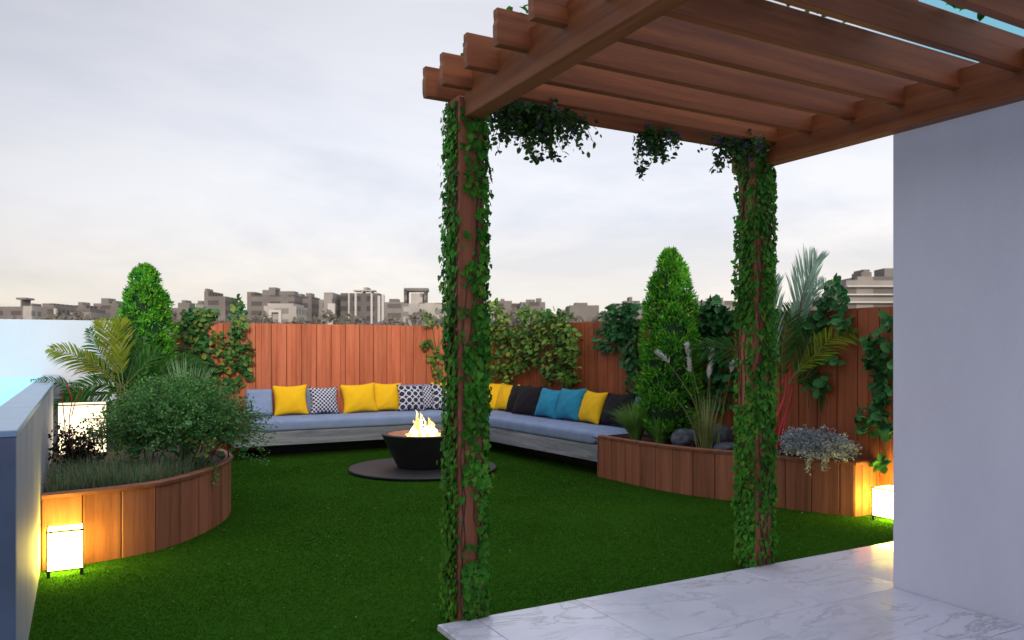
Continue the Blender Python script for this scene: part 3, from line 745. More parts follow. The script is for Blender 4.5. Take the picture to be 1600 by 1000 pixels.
def flames():
    m = MB(); r = random.Random(11); u = Vector((cs, -sn, 0))
    spec = [(-.09, .34, .075), (-.05, .30, .06), (.02, .22, .06), (.07, .25, .06), (.12, .23, .07), (-.15, .12, .04), (.17, .10, .04), (-.02, .16, .09), (.08, .13, .10), (-.11, .20, .06), (.14, .16, .05), (-.2, .05, .025), (.21, .06, .03)]
    for ox, h, w in spec:
        c = Vector((PCX, PCY, .425))+u*ox+Vector((sn, cs, 0))*r.uniform(-.06, .06); path = []; rad = []
        ph = r.uniform(0, 6); hh = h*1.08
        for i in range(14):
            t = i/13; wob = .028*math.sin(ph+7*t)*t+.015*math.sin(2*ph+15*t)*t
            path.append(c+u*wob+Vector((0, 0, hh*t))+Vector((sn, cs, 0))*.02*math.sin(ph+5*t)*t)
            rad.append(max(.0015, w*(.55+.45*math.sin(math.pi*min(1, t*1.6+.1)))*(1-t**1.7)*(1+.25*math.sin(ph*3+19*t))))
        m.tube(path, rad, 9)
    for _ in range(5):
        c = Vector((PCX, PCY, .62))+u*r.uniform(-.14, .14)+Vector((0, 0, r.uniform(-.1, .1)))
        m.tube([c, c+Vector((.004, 0, .018)), c+Vector((0, 0, .04))], [.002, .008, .001], 6)
    o = m.build('flame', firemat(), None, True)
    tag(o, 'bright yellow white flames burning in the black fire pit', 'fire')
flames()

# ================================================================== CUBE LAMPS
def lamp(label, x0, y0, w, dpt, z0, h, mat, group='glowing cube lamps'):
    root = thing('cube_lamp', label, 'lamp', (x0+w/2, y0+dpt/2, z0), group)
    f = .028; e = .009
    m = MB(); m.box(x0+.004, x0+w-.004, y0+.004, y0+dpt-.004, z0+f+.008, z0+h-.004); m.build('shade', mat, root)
    m = MB()
    for zz in (z0+f, z0+h-e*1.4):
        hh = .009 if zz < z0+.1 else e*1.4
        m.box(x0, x0+w, y0, y0+e, zz, zz+hh); m.box(x0, x0+w, y0+dpt-e, y0+dpt, zz, zz+hh)
        m.box(x0, x0+e, y0+e, y0+dpt-e, zz, zz+hh); m.box(x0+w-e, x0+w, y0+e, y0+dpt-e, zz, zz+hh)
    for xx in (x0, x0+w-e):
        for y_ in (y0, y0+dpt-e): m.box(xx, xx+e, y_, y_+e, z0+f+.009, z0+h-e*1.4)
    m.build('frame', M_DARK, root)
    for xx in (x0+.003, x0+w-.025):
        for y_ in (y0+.003, y0+dpt-.025):
            m = MB(); m.box(xx, xx+.022, y_, y_+.022, z0-.012, z0+f); m.build('foot', M_DARK, root)
lamp('glowing white cube lamp on the grass at the left between parapet and curved planter', -.205, 6.43, .235, .21, 0, .315, M_LAMP)
lamp('glowing white cube lamp at the right, partly hidden by the house wall', 6.57, 4.62, .25, .27, 0, .30, M_LAMP)
lamp('large glowing white cube lamp behind the shrubs in the left planter', -.20, 9.40, .46, .40, HL-.07, .55, M_LAMP2)

# ================================================================== PLANTS
def conifer(label, base, top, rmax, seed):
    r = np.random.default_rng(seed)
    root = thing('conifer', label, 'tree', base, 'cone shaped conifers')
    H = top-base[2]
    prof = lambda t: rmax*np.interp(t, [0, .04, .15, .4, .6, .78, .9, .96, 1], [.7, .9, 1, .97, .87, .68, .46, .30, .10])
    m = MB(); m.tube([(base[0], base[1], base[2]-.05), (base[0], base[1], base[2]+H*.5), (base[0], base[1], base[2]+H*.9)], [.05, .035, .01], 8); m.build('trunk', M_BARK, root)
    nc = 470; ct = r.uniform(0, 1, nc)**.9; ca = r.uniform(0, 6.283, nc); kk = 34; n = nc*kk
    t = np.clip(np.repeat(ct, kk)+r.normal(0, .018, n), 0, 1); a = np.repeat(ca, kk)+r.normal(0, .13, n)
    lump = 1+.10*np.sin(a*5+t*23+seed)+.07*np.sin(a*9-t*41)
    rad = prof(t)*lump*(np.repeat(r.uniform(.78, 1.13, nc), kk)-np.abs(r.normal(0, .11, n)))
    P = np.stack([base[0]+rad*np.cos(a), base[1]+rad*np.sin(a), base[2]+.06+t*H*.97], 1)
    out = np.stack([np.cos(a), np.sin(a), np.zeros(n)], 1)
    D = out*.75+np.array([0, 0, .75])+r.normal(0, .45, (n, 3)); L = r.uniform(.035, .085, n)
    Nn = out+r.normal(0, .5, (n, 3))
    leaves('crown', P, D, Nn, L, L*.36, T_DIA, M_CONE, root)
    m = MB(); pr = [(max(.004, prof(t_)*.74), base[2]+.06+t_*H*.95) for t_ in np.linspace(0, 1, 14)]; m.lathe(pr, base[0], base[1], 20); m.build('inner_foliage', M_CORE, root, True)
conifer('cone shaped bright green conifer in the left planter before the white wall', (.77, 11.5, HL-.06), 2.70, .385, 1)
conifer('taller cone shaped green conifer in the right planter beside the bench end', (6.33, 7.50, HR-.06), 2.80, .365, 2)

def bushcloud(root, cen, rad, n, L, mat, tpl=T_OVAL, wfac=.6, shell=.5, name='leaves', flat=0.0):
    d = rnd_dirs(n); d[:, 2] = np.where(d[:, 2] < -.4, -d[:, 2], d[:, 2])
    lump = 1+.16*np.sin(5*d[:, 0]+3*d[:, 2]*2+1)*np.cos(4*d[:, 1]+2)+.10*np.sin(11*d[:, 0]-9*d[:, 1]+7*d[:, 2])
    rr = (rng.uniform(0, 1, n)**shell)*lump
    P = np.array(cen)+d*rr[:, None]*np.array(rad)
    D = d*.7+rng.normal(0, .7, (n, 3))+np.array([0, 0, .25]); Ls = rng.uniform(L[0], L[1], n)
    Nn = d*.6+rng.normal(0, .7, (n, 3))+np.array([0, 0, .6])
    return P, D, Nn, Ls
def big_bush():
    root = thing('leafy_bush', 'large rounded fine leaved green bush spilling over the curved planter rim', 'bush', (.85, 7.95, HL-.06))
    parts = []
    for cen, rad, n in (((.80, 7.95, .86), (.52, .46, .38), 7600), ((1.10, 8.05, .78), (.36, .40, .30), 3200), ((.50, 7.85, .78), (.32, .36, .34), 2600), ((.95, 8.25, 1.05), (.40, .36, .30), 2600), ((.66, 8.1, 1.02), (.36, .3, .32), 2200), ((.95, 8.1, 1.12), (.28, .26, .24), 1300)):
        parts.append(bushcloud(root, cen, rad, n, (.018, .038), M_BUSH))
    # twigs that break the outline
    st = MB(); Ps = []; Ds = []
    for k in range(380):
        d = rnd_dirs(1)[0]; d[2] = abs(d[2])*.9-.12; p0 = Vector((.85, 7.98, .82))+Vector(d*np.array((.38, .34, .28)))
        tip = p0+Vector(d*np.array((.34, .28, .24)))*rng.uniform(.7, 1.6)+Vector((0, 0, -.03))
        path = [p0.lerp(tip, t)+Vector((0, 0, .03*math.sin(3*t))) for t in np.linspace(0, 1, 6)]; st.tube(path, .0022, 4)
        for q in path[1:]:
            for _ in range(7): Ps.append(q+Vector(rng.normal(0, .018, 3))); Ds.append(Vector(d)*.5+Vector(rng.normal(0, .6, 3)))
    for (a, b, c) in (((1.30, 8.05, .62), (1.44, 7.95, .55), (1.58, 7.85, .50)), ((1.28, 8.3, .7), (1.45, 8.2, .66), (1.62, 8.05, .60)), ((1.02, 7.62, .60), (1.06, 7.50, .53), (1.07, 7.49, .40))):
        path = smooth_path([a, b, c], 7); st.tube(path, .0025, 4)
        for q in path:
            for _ in range(9): Ps.append(q+Vector(rng.normal(0, .022, 3))); Ds.append(Vector(rng.normal(0, .7, 3))+Vector((.3, -.2, -.2)))
    for k in range(16):
        p = Vector((.85+rng.normal(0, .2), 8.0+rng.normal(0, .15), HL-.07)); d = Vector((rng.normal(0, .3), rng.normal(0, .3), .5))
        st.tube([p, p+d*.5, p+d], [.008, .006, .003], 5)
    st.build('branches', M_BARK, root)
    n2 = len(Ps); parts.append((np.array([tuple(p) for p in Ps]), np.array([tuple(p) for p in Ds]), rnd_dirs(n2)+np.array([0, 0, .5]), rng.uniform(.014, .03, n2)))
    P, D, Nn, L = (np.concatenate([p[i] for p in parts]) for i in range(4))
    leaves('leaves', P, D, Nn, L, L*.62, T_OVAL, M_BUSH, root)
    # larger round leaves scattered low on the front
    n3 = 120; a = rng.uniform(-2.6, -.3, n3); P = np.stack([.85+.56*np.cos(a), 7.95+.5*np.sin(a), rng.uniform(.62, 1.0, n3)], 1); L = rng.uniform(.04, .075, n3)
    leaves('round_leaves', P, np.stack([np.cos(a), np.sin(a), rng.normal(0, .6, n3)], 1), np.stack([np.cos(a), np.sin(a), np.full(n3, .5)], 1)+rng.normal(0, .3, (n3, 3)), L, L*.9, T_ROUND, M_CLIMB, root)
big_bush()
def spiky(label, pos, n, h, spread, mat, w=.012, name='spiky_plant', cat='plant', group=None):
    root = thing(name, label, cat, pos, group)
    a = rng.uniform(0, 6.283, n); s = rng.uniform(.05, 1, n)*spread
    lean = np.stack([np.cos(a)*s, np.sin(a)*s, np.zeros(n)], 1)
    P = np.array(pos)+np.stack([np.cos(a), np.sin(a), np.zeros(n)], 1)*rng.uniform(0, .06, n)[:, None]
    blades('blades', P, rng.uniform(.6, 1, n)*h, lean, w, mat, root, 6)
spiky('pale green spiky plant rising behind the big left bush', (.96, 8.70, HL-.06), 150, 1.14, .34, M_SPIKE, .032)
spiky('arching green grass tuft in the right planter next to the bench', (6.02, 7.78, HR-.06), 760, .58, .85, M_TUFT, .014, 'grass_tuft', 'grass')
spiky('smaller green grass tuft left of the grey boulder in the right planter', (6.10, 7.42, HR-.06), 320, .42, .9, M_TUFT, .012, 'grass_tuft', 'grass')
# low grass in the front of the left planter
n = 5200; X = rng.uniform(-.20, 1.05, n); Yv = rng.uniform(6.78, 7.75, n)
fr = np.interp(X, [p[0] for p in LF[:7]], [p[1] for p in LF[:7]])+.085
k = (Yv > fr) & (rng.uniform(0, 1, n) < np.interp(X, [-.2, .5, 1.05], [1, 1, .4])); X, Yv = X[k], Yv[k]; n = len(X)
a = rng.uniform(0, 6.283, n); s_ = rng.uniform(.05, .7, n)
o = blades('low_grass', np.stack([X, Yv, np.full(n, HL-.065)], 1), rng.uniform(.10, .26, n), np.stack([np.cos(a)*s_, np.sin(a)*s_, np.zeros(n)], 1), .005, M_GRASSP, None, 4)
tag(o, 'thin low grass with reddish tips filling the front of the left planter', 'grass', kind='stuff')
# ---- palms
def frond(root, path, maxlen, mat, n=46, up=.25, droop=.5, w=.016, stemmat=M_STEMG, r0=.007, shape=(.35, 1, .8, .25), ang=.7):
    pts = resample(smooth_path(path, 10), .012); tot = len(pts)
    st = MB(); st.tube(pts[::3]+[pts[-1]], list(np.linspace(r0, .0015, len(pts[::3])+1)), 5)
    P = []; Lv = []; Dv = []
    for i in range(n):
        t = .16+.84*i/(n-1); p = pts[min(tot-1, int(t*(tot-1)))]; q = pts[max(0, min(tot-1, int(t*(tot-1)))-3)]
        tg = (p-q).normalized() if (p-q).length > 0 else Vector((0, 0, 1))
        vw = Vector((p.x, p.y, p.z-EYE)).normalized()
        sd = tg.cross(vw).normalized(); 
        l = maxlen*np.interp(t, [.16, .4, .75, 1], shape)
        for s in (-1, 1):
            sv = (sd*s*math.sin(ang)+tg*math.cos(ang)+Vector((rng.normal(0, .07), rng.normal(0, .07), rng.normal(0, .07)+up))+vw*rng.normal(0, .25)).normalized()
            P.append(p); Dv.append(sv); Lv.append(l*rng.uniform(.85, 1.08))
    n2 = len(P); V = []; fs = []
    for p, d, l in zip(P, Dv, Lv):
        vw = Vector((p.x, p.y, p.z-EYE)).normalized(); sd = d.cross(vw+Vector(rng.normal(0, .5, 3))).normalized()*(w*.5)
        b = len(V); m1 = p+d*l*.45+Vector((0, 0, -droop*l*.06)); m2 = p+d*l*.78+Vector((0, 0, -droop*l*.2)); e = p+d*l+Vector((0, 0, -droop*l*.42))
        V += [p-sd*.5, p+sd*.5, m1+sd, m1-sd, m2+sd*.7, m2-sd*.7, e]; fs += [(b, b+1, b+2, b+3), (b+3, b+2, b+4, b+5), (b+5, b+4, b+6)]
    fo = mesh_np('frond', V, fs, mat, root)
    ro = mesh_np('rachis', st.V, st.F, stemmat, None)
    ro.parent = fo
def pp(d, *pts): return [at(x, y, d+dd) for x, y, dd in pts]
base = at(192, 700, 9.3); base.z = HL-.06
palm = thing('areca_palm', 'palm with arching yellow and dark green fronds in the left planter', 'palm', base)
m = MB()
for tx in (185, 190, 196, 200): m.tube([base+Vector((rng.normal(0, .03), rng.normal(0, .03), 0)), at(tx, 640, 9.3), at(tx-2, 600, 9.3)], [.02, .016, .01], 7)
m.build('stems', M_STEMG, palm)
d = 9.3
frond(palm, pp(d, (195, 608, 0), (150, 574, -.1), (112, 553, -.2), (78, 545, -.3)), .30, M_PALMY, 42, .10, .7, .018)
frond(palm, pp(d, (188, 600, 0), (176, 550, .1), (165, 518, .15), (156, 502, .2)), .33, M_PALMY, 38, .25, .3, .018)
frond(palm, pp(d, (192, 600, 0), (188, 548, .1), (186, 520, .2), (190, 500, .3)), .34, M_PALMY, 38, .25, .3, .018)
frond(palm, pp(d, (192, 606, 0), (165, 583, .1), (145, 568, .2), (126, 553, .3)), .20, M_PALMG, 34, .2, .3, .018)
frond(palm, pp(d, (192, 612, 0), (150, 618, -.2), (118, 622, -.4), (88, 640, -.5)), .30, M_PALMG, 44, -.1, .8, .018)
frond(palm, pp(d, (195, 605, 0), (235, 590, -.1), (268, 585, -.2), (300, 575, -.2)), .32, M_PALMG, 44, 0, .7, .018)
frond(palm, pp(d, (192, 615, 0), (165, 640, -.3), (150, 660, -.5), (140, 690, -.6)), .26, M_PALMG, 40, -.1, .8, .016)
frond(palm, pp(d, (198, 600, 0), (222, 574, .1), (236, 560, .2), (250, 552, .2)), .28, M_PALMG, 36, .2, .3, .018)
frond(palm, pp(d, (195, 615, 0), (225, 625, -.3), (250, 640, -.5), (262, 665, -.6)), .30, M_PALMG, 44, -.1, .8, .018)
frond(palm, pp(d, (195, 610, 0), (205, 610, -.4), (200, 640, -.7), (190, 670, -.9)), .28, M_PALMG, 40, -.1, .8, .018)
frond(palm, pp(d, (195, 605, 0), (240, 610, .1), (275, 620, .2), (305, 640, .3)), .30, M_PALMG, 40, -.05, .8, .018)
frond(palm, pp(d-.6, (150, 640, .3), (110, 604, .1), (78, 594, 0), (50, 594, -.1)), .12, M_PALMG, 30, -.1, .5, .012)
for q in (((196, 604, .2), (240, 574, .2), (275, 566, .2), (318, 572, .2)), ((194, 606, .2), (225, 590, 0), (262, 578, -.1), (290, 600, -.2)), ((192, 604, .1), (172, 575, .3), (150, 540, .5), (140, 515, .6)), ((190, 608, 0), (160, 600, -.2), (130, 606, -.4), (104, 622, -.5)), ((196, 604, .2), (206, 570, .4), (216, 545, .5), (230, 528, .6))):
    frond(palm, pp(9.3, *q), .27, M_PALMG, 40, .05, .6, .018)
# lipstick palm
d = 8.15
base2 = at(1213, 706, d); base2.z = HR-.06
lp2 = thing('red_stemmed_palm', 'palm with bright red stems and pale feathery fronds in the right planter', 'palm', base2)
for pts, r_ in (([(1213, 716, 0), (1220, 668, 0), (1236, 622, .02), (1234, 572, .05)], (.030, .024, .013, .006)), ([(1206, 716, .02), (1212, 660, .02), (1226, 620, .04), (1230, 585, .05)], (.032, .026, .014, .006)),
                ([(1219, 712, -.03), (1223, 680, -.03), (1228, 650, -.02), (1240, 600, 0)], (.020, .016, .010, .005)), ([(1222, 600, .1), (1236, 540, .12), (1248, 490, .15), (1253, 465, .15)], (.010, .009, .006, .004))):
    m = MB(); m.tube(smooth_path(pp(d, *pts), 6), list(np.interp(np.linspace(0, 3, 19), [0, 1, 2, 3], r_)), 9); m.build('stem', M_STEMR, lp2, True)
m = MB(); m.tube(pp(d, (1219, 718, -.05), (1219, 697, -.05)), .02, 8); m.build('stem_base', M_DARK, lp2)
frond(lp2, pp(d, (1238, 560, .1), (1250, 490, .15), (1258, 445, .15), (1276, 405, .2)), .52, M_PALMP, 70, .35, .1, .013, ang=.42)
frond(lp2, pp(d, (1215, 580, .1), (1208, 520, .15), (1204, 475, .2), (1208, 440, .2)), .46, M_PALMP, 50, .35, .1, .013, ang=.5)
frond(lp2, pp(d, (1236, 592, 0), (1268, 560, -.1), (1300, 530, -.2), (1338, 520, -.25)), .28, M_PALMY, 50, .15, .5, .013, ang=.8)
frond(lp2, pp(d, (1215, 590, .1), (1160, 553, .3), (1120, 542, .4), (1082, 546, .5)), .30, M_PALMG, 50, -.1, .6, .013)
frond(lp2, pp(d, (1232, 600, 0), (1250, 570, 0), (1262, 540, 0), (1275, 500, .1)), .40, M_PALMG, 54, .1, .5, .014)
frond(lp2, pp(d, (1224, 610, .1), (1222, 560, .1), (1226, 520, .1), (1235, 480, .2)), .42, M_PALMG, 54, .1, .4, .014)
frond(lp2, pp(d, (1235, 600, 0), (1262, 590, .1), (1282, 600, .1), (1296, 625, .1)), .30, M_PALMG, 44, -.1, .7, .013)
frond(lp2, pp(d, (1215, 600, .1), (1205, 540, .2), (1216, 510, .2), (1228, 495, .2)), .24, M_PALMY, 30, .1, .5, .013)
frond(lp2, pp(d, (1246, 520, .15), (1256, 490, .2), (1268, 462, .2), (1290, 440, .25)), .26, M_PALMP, 44, .3, .1, .011, ang=.6)
# fountain grass with plumes
fg = thing('fountain_grass', 'tall ornamental grass with white feathery plumes in the right planter', 'grass', (6.13, 6.66, HR-.06))
stal = MB(); plP = []; plD = []
d = 8.75
for (bx, mid, tip) in ((1100, (1085, 630), (1044, 566)), (1098, (1095, 640), (1077, 556)), (1104, (1108, 640), (1110, 566)), (1096, (1090, 640), (1079, 580)), (1118, (1130, 640), (1142, 580)), (1095, (1070, 640), (1028, 600)),
                       (1108, (1106, 630), (1107, 590)), (1122, (1128, 650), (1134, 600)), (1110, (1120, 650), (1128, 612)), (1090, (1080, 660), (1062, 630))):
    p = smooth_path([at(bx, 706, d), at(*mid, d), at(*tip, d)], 8); stal.tube(p, list(np.linspace(.006, .002, len(p))), 5)
    if tip[1] < 600:
        dv = (p[-1]-p[-4]).normalized()
        for i in range(240): 
            t = rng.uniform(0, 1); plP.append(p[-1]-dv*.02+dv*(t*.15)+Vector((t*t*(-.05 if tip[0] < 1060 else .02), 0, -.02*t))); plD.append(dv*1.6+Vector(rng.normal(0, .42, 3)))
stal.build('stalks', M_STALK, fg)
plP = np.array([tuple(p) for p in plP]); n = len(plP)
leaves('plumes', plP, np.array([tuple(p) for p in plD]), rnd_dirs(n), rng.uniform(.04, .085, n), .008, T_DIA, M_PLUME, fg)
n = 150; a = rng.uniform(0, 6.283, n); s_ = rng.uniform(.05, .5, n)
blades('blades', np.array((6.13, 6.66, HR-.06))+np.stack([np.cos(a), np.sin(a), 0*a], 1)*.05, rng.uniform(.3, .8, n), np.stack([np.cos(a)*s_, np.sin(a)*s_, 0*a], 1), .006, M_STALK, fg, 6)
# boulders
def boulder(label, pos, rad, mat, seed):
    import bmesh
    from mathutils import noise as mn
    bm = bmesh.new(); bmesh.ops.create_icosphere(bm, subdivisions=4, radius=1)
    for v in bm.verts:
        k = 1+.22*mn.noise(v.co*1.4+Vector((seed, 0, 0)))+.10*mn.noise(v.co*3.5+Vector((0, seed, 0)))+.04*mn.noise(v.co*9)
        v.co = Vector((v.co.x*rad[0]*k, v.co.y*rad[1]*k, v.co.z*rad[2]*k))
    me = bpy.data.meshes.new('boulder'); bm.to_mesh(me); bm.free(); me.materials.append(mat); me.shade_smooth()
    o = bpy.data.objects.new('boulder', me); o.location = pos; link(o); tag(o, label, 'boulder', 'boulders in the right planter')
boulder('largest grey boulder between the grass tuft and the plumed grass', (6.17, 7.05, .56), (.16, .15, .13), M_ROCK, 2.0)
boulder('small flat grey stone beside the right post in the planter', (6.28, 6.50, .49), (.16, .15, .08), M_ROCK, 5.0)
boulder('dark boulder behind the plumed grass stalks', (6.50, 6.80, .58), (.13, .15, .16), M_ROCKD, 9.0)
# silver shrub
def silver():
    root = thing('silver_shrub', 'low silvery grey shrub spilling over the right planter edge', 'shrub', (6.44, 5.42, HR-.06))
    parts = []
    for cen, rad, n in (((6.44, 5.42, .60), (.26, .36, .17), 5200), ((6.40, 5.60, .64), (.2, .2, .16), 1800), ((6.60, 5.22, .58), (.16, .16, .12), 900)): parts.append(bushcloud(root, cen, rad, n, (.012, .028), M_SILVER))
    st = MB(); Ps = []
    for k in range(90):
        dd = rnd_dirs(1)[0]; dd[2] = abs(dd[2]); p0 = Vector((6.44, 5.44, .55)); tip = p0+Vector(dd*np.array((.33, .42, .27)))*rng.uniform(.8, 1.1)
        path = [p0.lerp(tip, t) for t in np.linspace(0, 1, 8)]; st.tube(path, .0016, 4)
        for q in path[3:]:
            for _ in range(8): Ps.append(q+Vector(rng.normal(0, .012, 3)))
    for (a, b, c) in (((6.32, 5.36, .58), (6.24, 5.34, .52), (6.22, 5.33, .42)), ((6.36, 5.25, .58), (6.30, 5.2, .53), (6.28, 5.19, .45))):
        for q in smooth_path([a, b, c], 8):
            for _ in range(8): Ps.append(q+Vector(rng.normal(0, .016, 3)))
    n2 = len(Ps); parts.append((np.array([tuple(p) for p in Ps]), rnd_dirs(n2), rnd_dirs(n2)+np.array([0, 0, .5]), rng.uniform(.012, .026, n2)))
    P, D, Nn, L = (np.concatenate([p[i] for p in parts]) for i in range(4))
    leaves('leaves', P, D, Nn, L, L*.6, T_OVAL, M_SILVER, root); st.build('branches', M_BARK, root)
silver()
# dark red stemmed shrub by the parapet
def darkshrub():
    root = thing('dark_shrub', 'dark leaved shrub with thin red stems beside the parapet', 'shrub', (.02, 8.3, HL-.06))
    st = MB(); Ps = []
    for k in range(26):
        b = Vector((.05+rng.normal(0, .10), 8.25+rng.normal(0, .12), HL-.07)); h = rng.uniform(.2, .42); tip = b+Vector((rng.normal(0, .12), rng.normal(0, .12), h))
        path = [b.lerp(tip, t)+Vector((.02*math.sin(4*t+k), 0, 0)) for t in np.linspace(0, 1, 8)]; st.tube(path, .003, 5)
        for q in path[2:]:
            for _ in range(9): Ps.append(q+Vector(rng.normal(0, .035, 3)))
    for pts in ([(112, 715, 0), (108, 660, 0), (112, 625, .02), (104, 600, .03)], [(112, 650, 0), (118, 628, 0), (128, 612, 0)], [(163, 720, 0), (160, 680, 0), (165, 640, 0)], [(104, 700, 0), (100, 650, 0), (96, 610, 0)]):
        st.tube(smooth_path(pp(7.6, *pts), 6), .005, 6)
    st.build('stems', M_STEMR, root)
    n2 = len(Ps); L = rng.uniform(.022, .045, n2)
    leaves('leaves', np.array([tuple(p) for p in Ps]), rnd_dirs(n2), rnd_dirs(n2), L, L*.6, T_OVAL, M_REDL, root)
darkshrub()
# climbers on the fences
def climber(label, fn, blobs, stems, L, mat, tpl=T_OVAL, wf=.68, off=(.05, .16), nrm=(0, -1, 0), dens=1.7, group='climbers trained on the fences'):
    P = []; nv = np.array(nrm)
    for (x, y, rx, ry, n) in blobs:
        for _ in range(int(n*dens)):
            a = rng.uniform(0, 6.283); r = math.sqrt(rng.uniform(0, 1)); P.append(tuple(fn(x+rx*r*math.cos(a), y+ry*r*math.sin(a), rng.uniform(*off))))
    P = np.array(P); n = len(P)
    root = thing('climber', label, 'climber', tuple(P[np.argmin(P[:, 2])]), group)
    D = rng.normal(0, .8, (n, 3))+nv*.35+np.array([0, 0, -.25]); Nn = nv*.9+np.array([0, 0, .7])+rng.normal(0, .45, (n, 3)); Ls = rng.uniform(L[0], L[1], n)
    leaves('leaves', P, D, Nn, Ls, Ls*wf, tpl, mat, root)
    for s in stems:
        st = MB(); st.tube(smooth_path([fn(x, y, .06) for x, y in s], 6), .006, 5); st.build('stem', M_STEMG, root)
climber('round leaved green climber on the left fence beside the left conifer', on_left,
        [(300, 512, 30, 22, 90), (340, 556, 42, 34, 130), (372, 505, 13, 28, 46), (371, 474, 9, 9, 14), (386, 556, 10, 24, 34), (325, 600, 24, 36, 60), (290, 560, 22, 30, 50), (312, 492, 32, 9, 50), (362, 600, 16, 10, 22), (340, 640, 20, 14, 20), (384, 585, 9, 6, 9)],
        [[(330, 690), (330, 600), (310, 520), (300, 495)], [(335, 600), (360, 540), (372, 500), (371, 466)], [(345, 650), (385, 590), (388, 540)]], (.07, .12), M_CLIMB, T_OVAL, .78)
climber('thick yellow green climber on the right fence above the charcoal pillows', on_right,
        [(775, 508, 24, 30, 110), (795, 550, 40, 38, 190), (845, 512, 36, 26, 150), (884, 552, 22, 46, 150), (890, 592, 14, 12, 26), (840, 560, 22, 20, 46), (785, 583, 26, 16, 46), (822, 486, 11, 9, 24), (868, 494, 28, 8, 40), (860, 585, 12, 14, 18), (770, 480, 14, 12, 26)],
        [[(770, 600), (790, 540), (840, 505), (890, 498)], [(885, 600), (885, 540), (880, 500)]], (.07, .125), M_CLIMBY, T_OVAL, .66, nrm=tuple(FN), dens=2.1, off=(.04, .26))
climber('sparse climber leaves on the left fence showing left of the ivy post', on_left, [(670, 496, 11, 13, 22), (668, 537, 10, 7, 16), (680, 562, 10, 20, 26), (684, 590, 8, 14, 12)], [[(690, 610), (684, 560), (674, 500)]], (.06, .10), M_CLIMBY)
climber('dark leaved climber on the right fence left of the right conifer', on_right, [(966, 500, 26, 22, 110), (950, 530, 22, 20, 56), (984, 540, 16, 40, 80), (988, 600, 12, 26, 30), (985, 484, 14, 10, 24)], [[(990, 640), (985, 560), (965, 500), (945, 490)]], (.08, .13), M_CLIMBD, T_OVAL, .7, nrm=tuple(FN))
climber('dark leaved climber between the right conifer and the right post', on_right, [(1116, 492, 28, 24, 130), (1112, 535, 26, 30, 80), (1130, 575, 22, 22, 34), (1125, 620, 22, 20, 18), (1110, 610, 14, 16, 14), (1165, 500, 20, 30, 40)], [[(1115, 650), (1115, 560), (1118, 480)]], (.08, .14), M_CLIMBD, T_OVAL, .7, nrm=tuple(FN))
climber('climber with big round leaves topping the right fence behind the palm', on_right, [(1300, 442, 10, 8, 9), (1308, 460, 16, 10, 14), (1290, 470, 12, 8, 9), (1312, 478, 10, 7, 8), (1276, 492, 12, 10, 12), (1264, 512, 14, 16, 18), (1312, 500, 16, 6, 9), (1288, 560, 24, 13, 26), (1278, 596, 18, 12, 18), (1250, 690, 26, 10, 14), (1318, 510, 10, 8, 6)],
        [[(1262, 640), (1270, 560), (1275, 500), (1300, 460), (1300, 436)], [(1272, 560), (1290, 560)]], (.075, .12), M_CLIMBR, T_ROUND, .78, nrm=tuple(FN), dens=1.3)
climber('climber with big round leaves on the right fence against the house wall', on_right, [(1360, 530, 9, 9, 8), (1364, 560, 15, 22, 24), (1378, 598, 14, 24, 26), (1374, 640, 14, 20, 22), (1344, 652, 8, 10, 7), (1390, 505, 8, 10, 7), (1392, 560, 8, 22, 14), (1385, 670, 10, 14, 10), (1378, 722, 14, 9, 8), (1355, 670, 12, 10, 8)],
        [[(1385, 720), (1375, 640), (1370, 580), (1360, 522)], [(1395, 620), (1392, 500)]], (.075, .12), M_CLIMBR, T_ROUND, .78, nrm=tuple(FN), off=(.05, .13), dens=1.5)

# ================================================================== CITY
def cpt(px, D): 
    p = at(px, HY, D); return p
def block(mb, x0, x1, ytop, D, dep=12, zb=-18.0, ybot=None):
    a, b = cpt(x0, D), cpt(x1, D); f = Vector((sn, cs, 0))*dep; zt = EYE+(HY-ytop)*D/F
    z0 = zb if ybot is None else EYE+(HY-ybot)*D/F
    mb.prism([(a.x, a.y), (b.x, b.y), (b.x+f.x, b.y+f.y), (a.x+f.x, a.y+f.y)], z0, zt)
def building(label, D, walls, mat, roof=(), rmat=None, extra=()):
    p = cpt((walls[0][0]+walls[0][1])/2, D); root = thing('city_building', label, 'building', (p.x, p.y, -18), 'distant city buildings behind the fence')
    m = MB()
    for i, wl in enumerate(walls): block(m, wl[0], wl[1], wl[2], D+i*3, 12)
    m.build('wall', mat, root)
    if roof:
        m = MB()
        for (x0, x1, yt, yb) in roof: block(m, x0, x1, yt, D+4, 5, ybot=yb)
        m.build('roof_house', rmat or M_CB, root)
    if extra:
        m = MB()
        for (x0, x1, yt, yb) in extra: block(m, x0, x1, yt, D-1.2, 1.0, ybot=yb)
        m.build('white_trim', M_CW, root)
building('dark low block at the far left skyline with an antenna roof', 260, [(-20, 36, 479)], M_CD, [(25, 40, 465, 468), (32, 34, 468, 479)])
building('narrow beige tower beside the dark block at far left', 245, [(36, 50, 478)], M_CL, [(47, 50, 474, 478)])
building('squat dark block left of the left conifer', 250, [(60, 86, 479), (66, 84, 474)], M_CD, extra=[(84, 87, 482, 510)])
building('long dark block with pale lower front left of the palm', 270, [(94, 141, 482), (106, 136, 477)], M_CD, [(122, 129, 472, 477)], extra=[])
building('pale grey low front before the long dark block', 240, [(110, 142, 488)], M_CM)
building('dark block with a stair tower just left of the left conifer', 280, [(140, 190, 480), (146, 186, 474)], M_CD, [(158, 170, 466, 474), (176, 181, 470, 474)])
building('dark block directly right of the left conifer', 265, [(262, 310, 481)], M_CD, [(278, 296, 473, 481), (284, 290, 469, 473)])
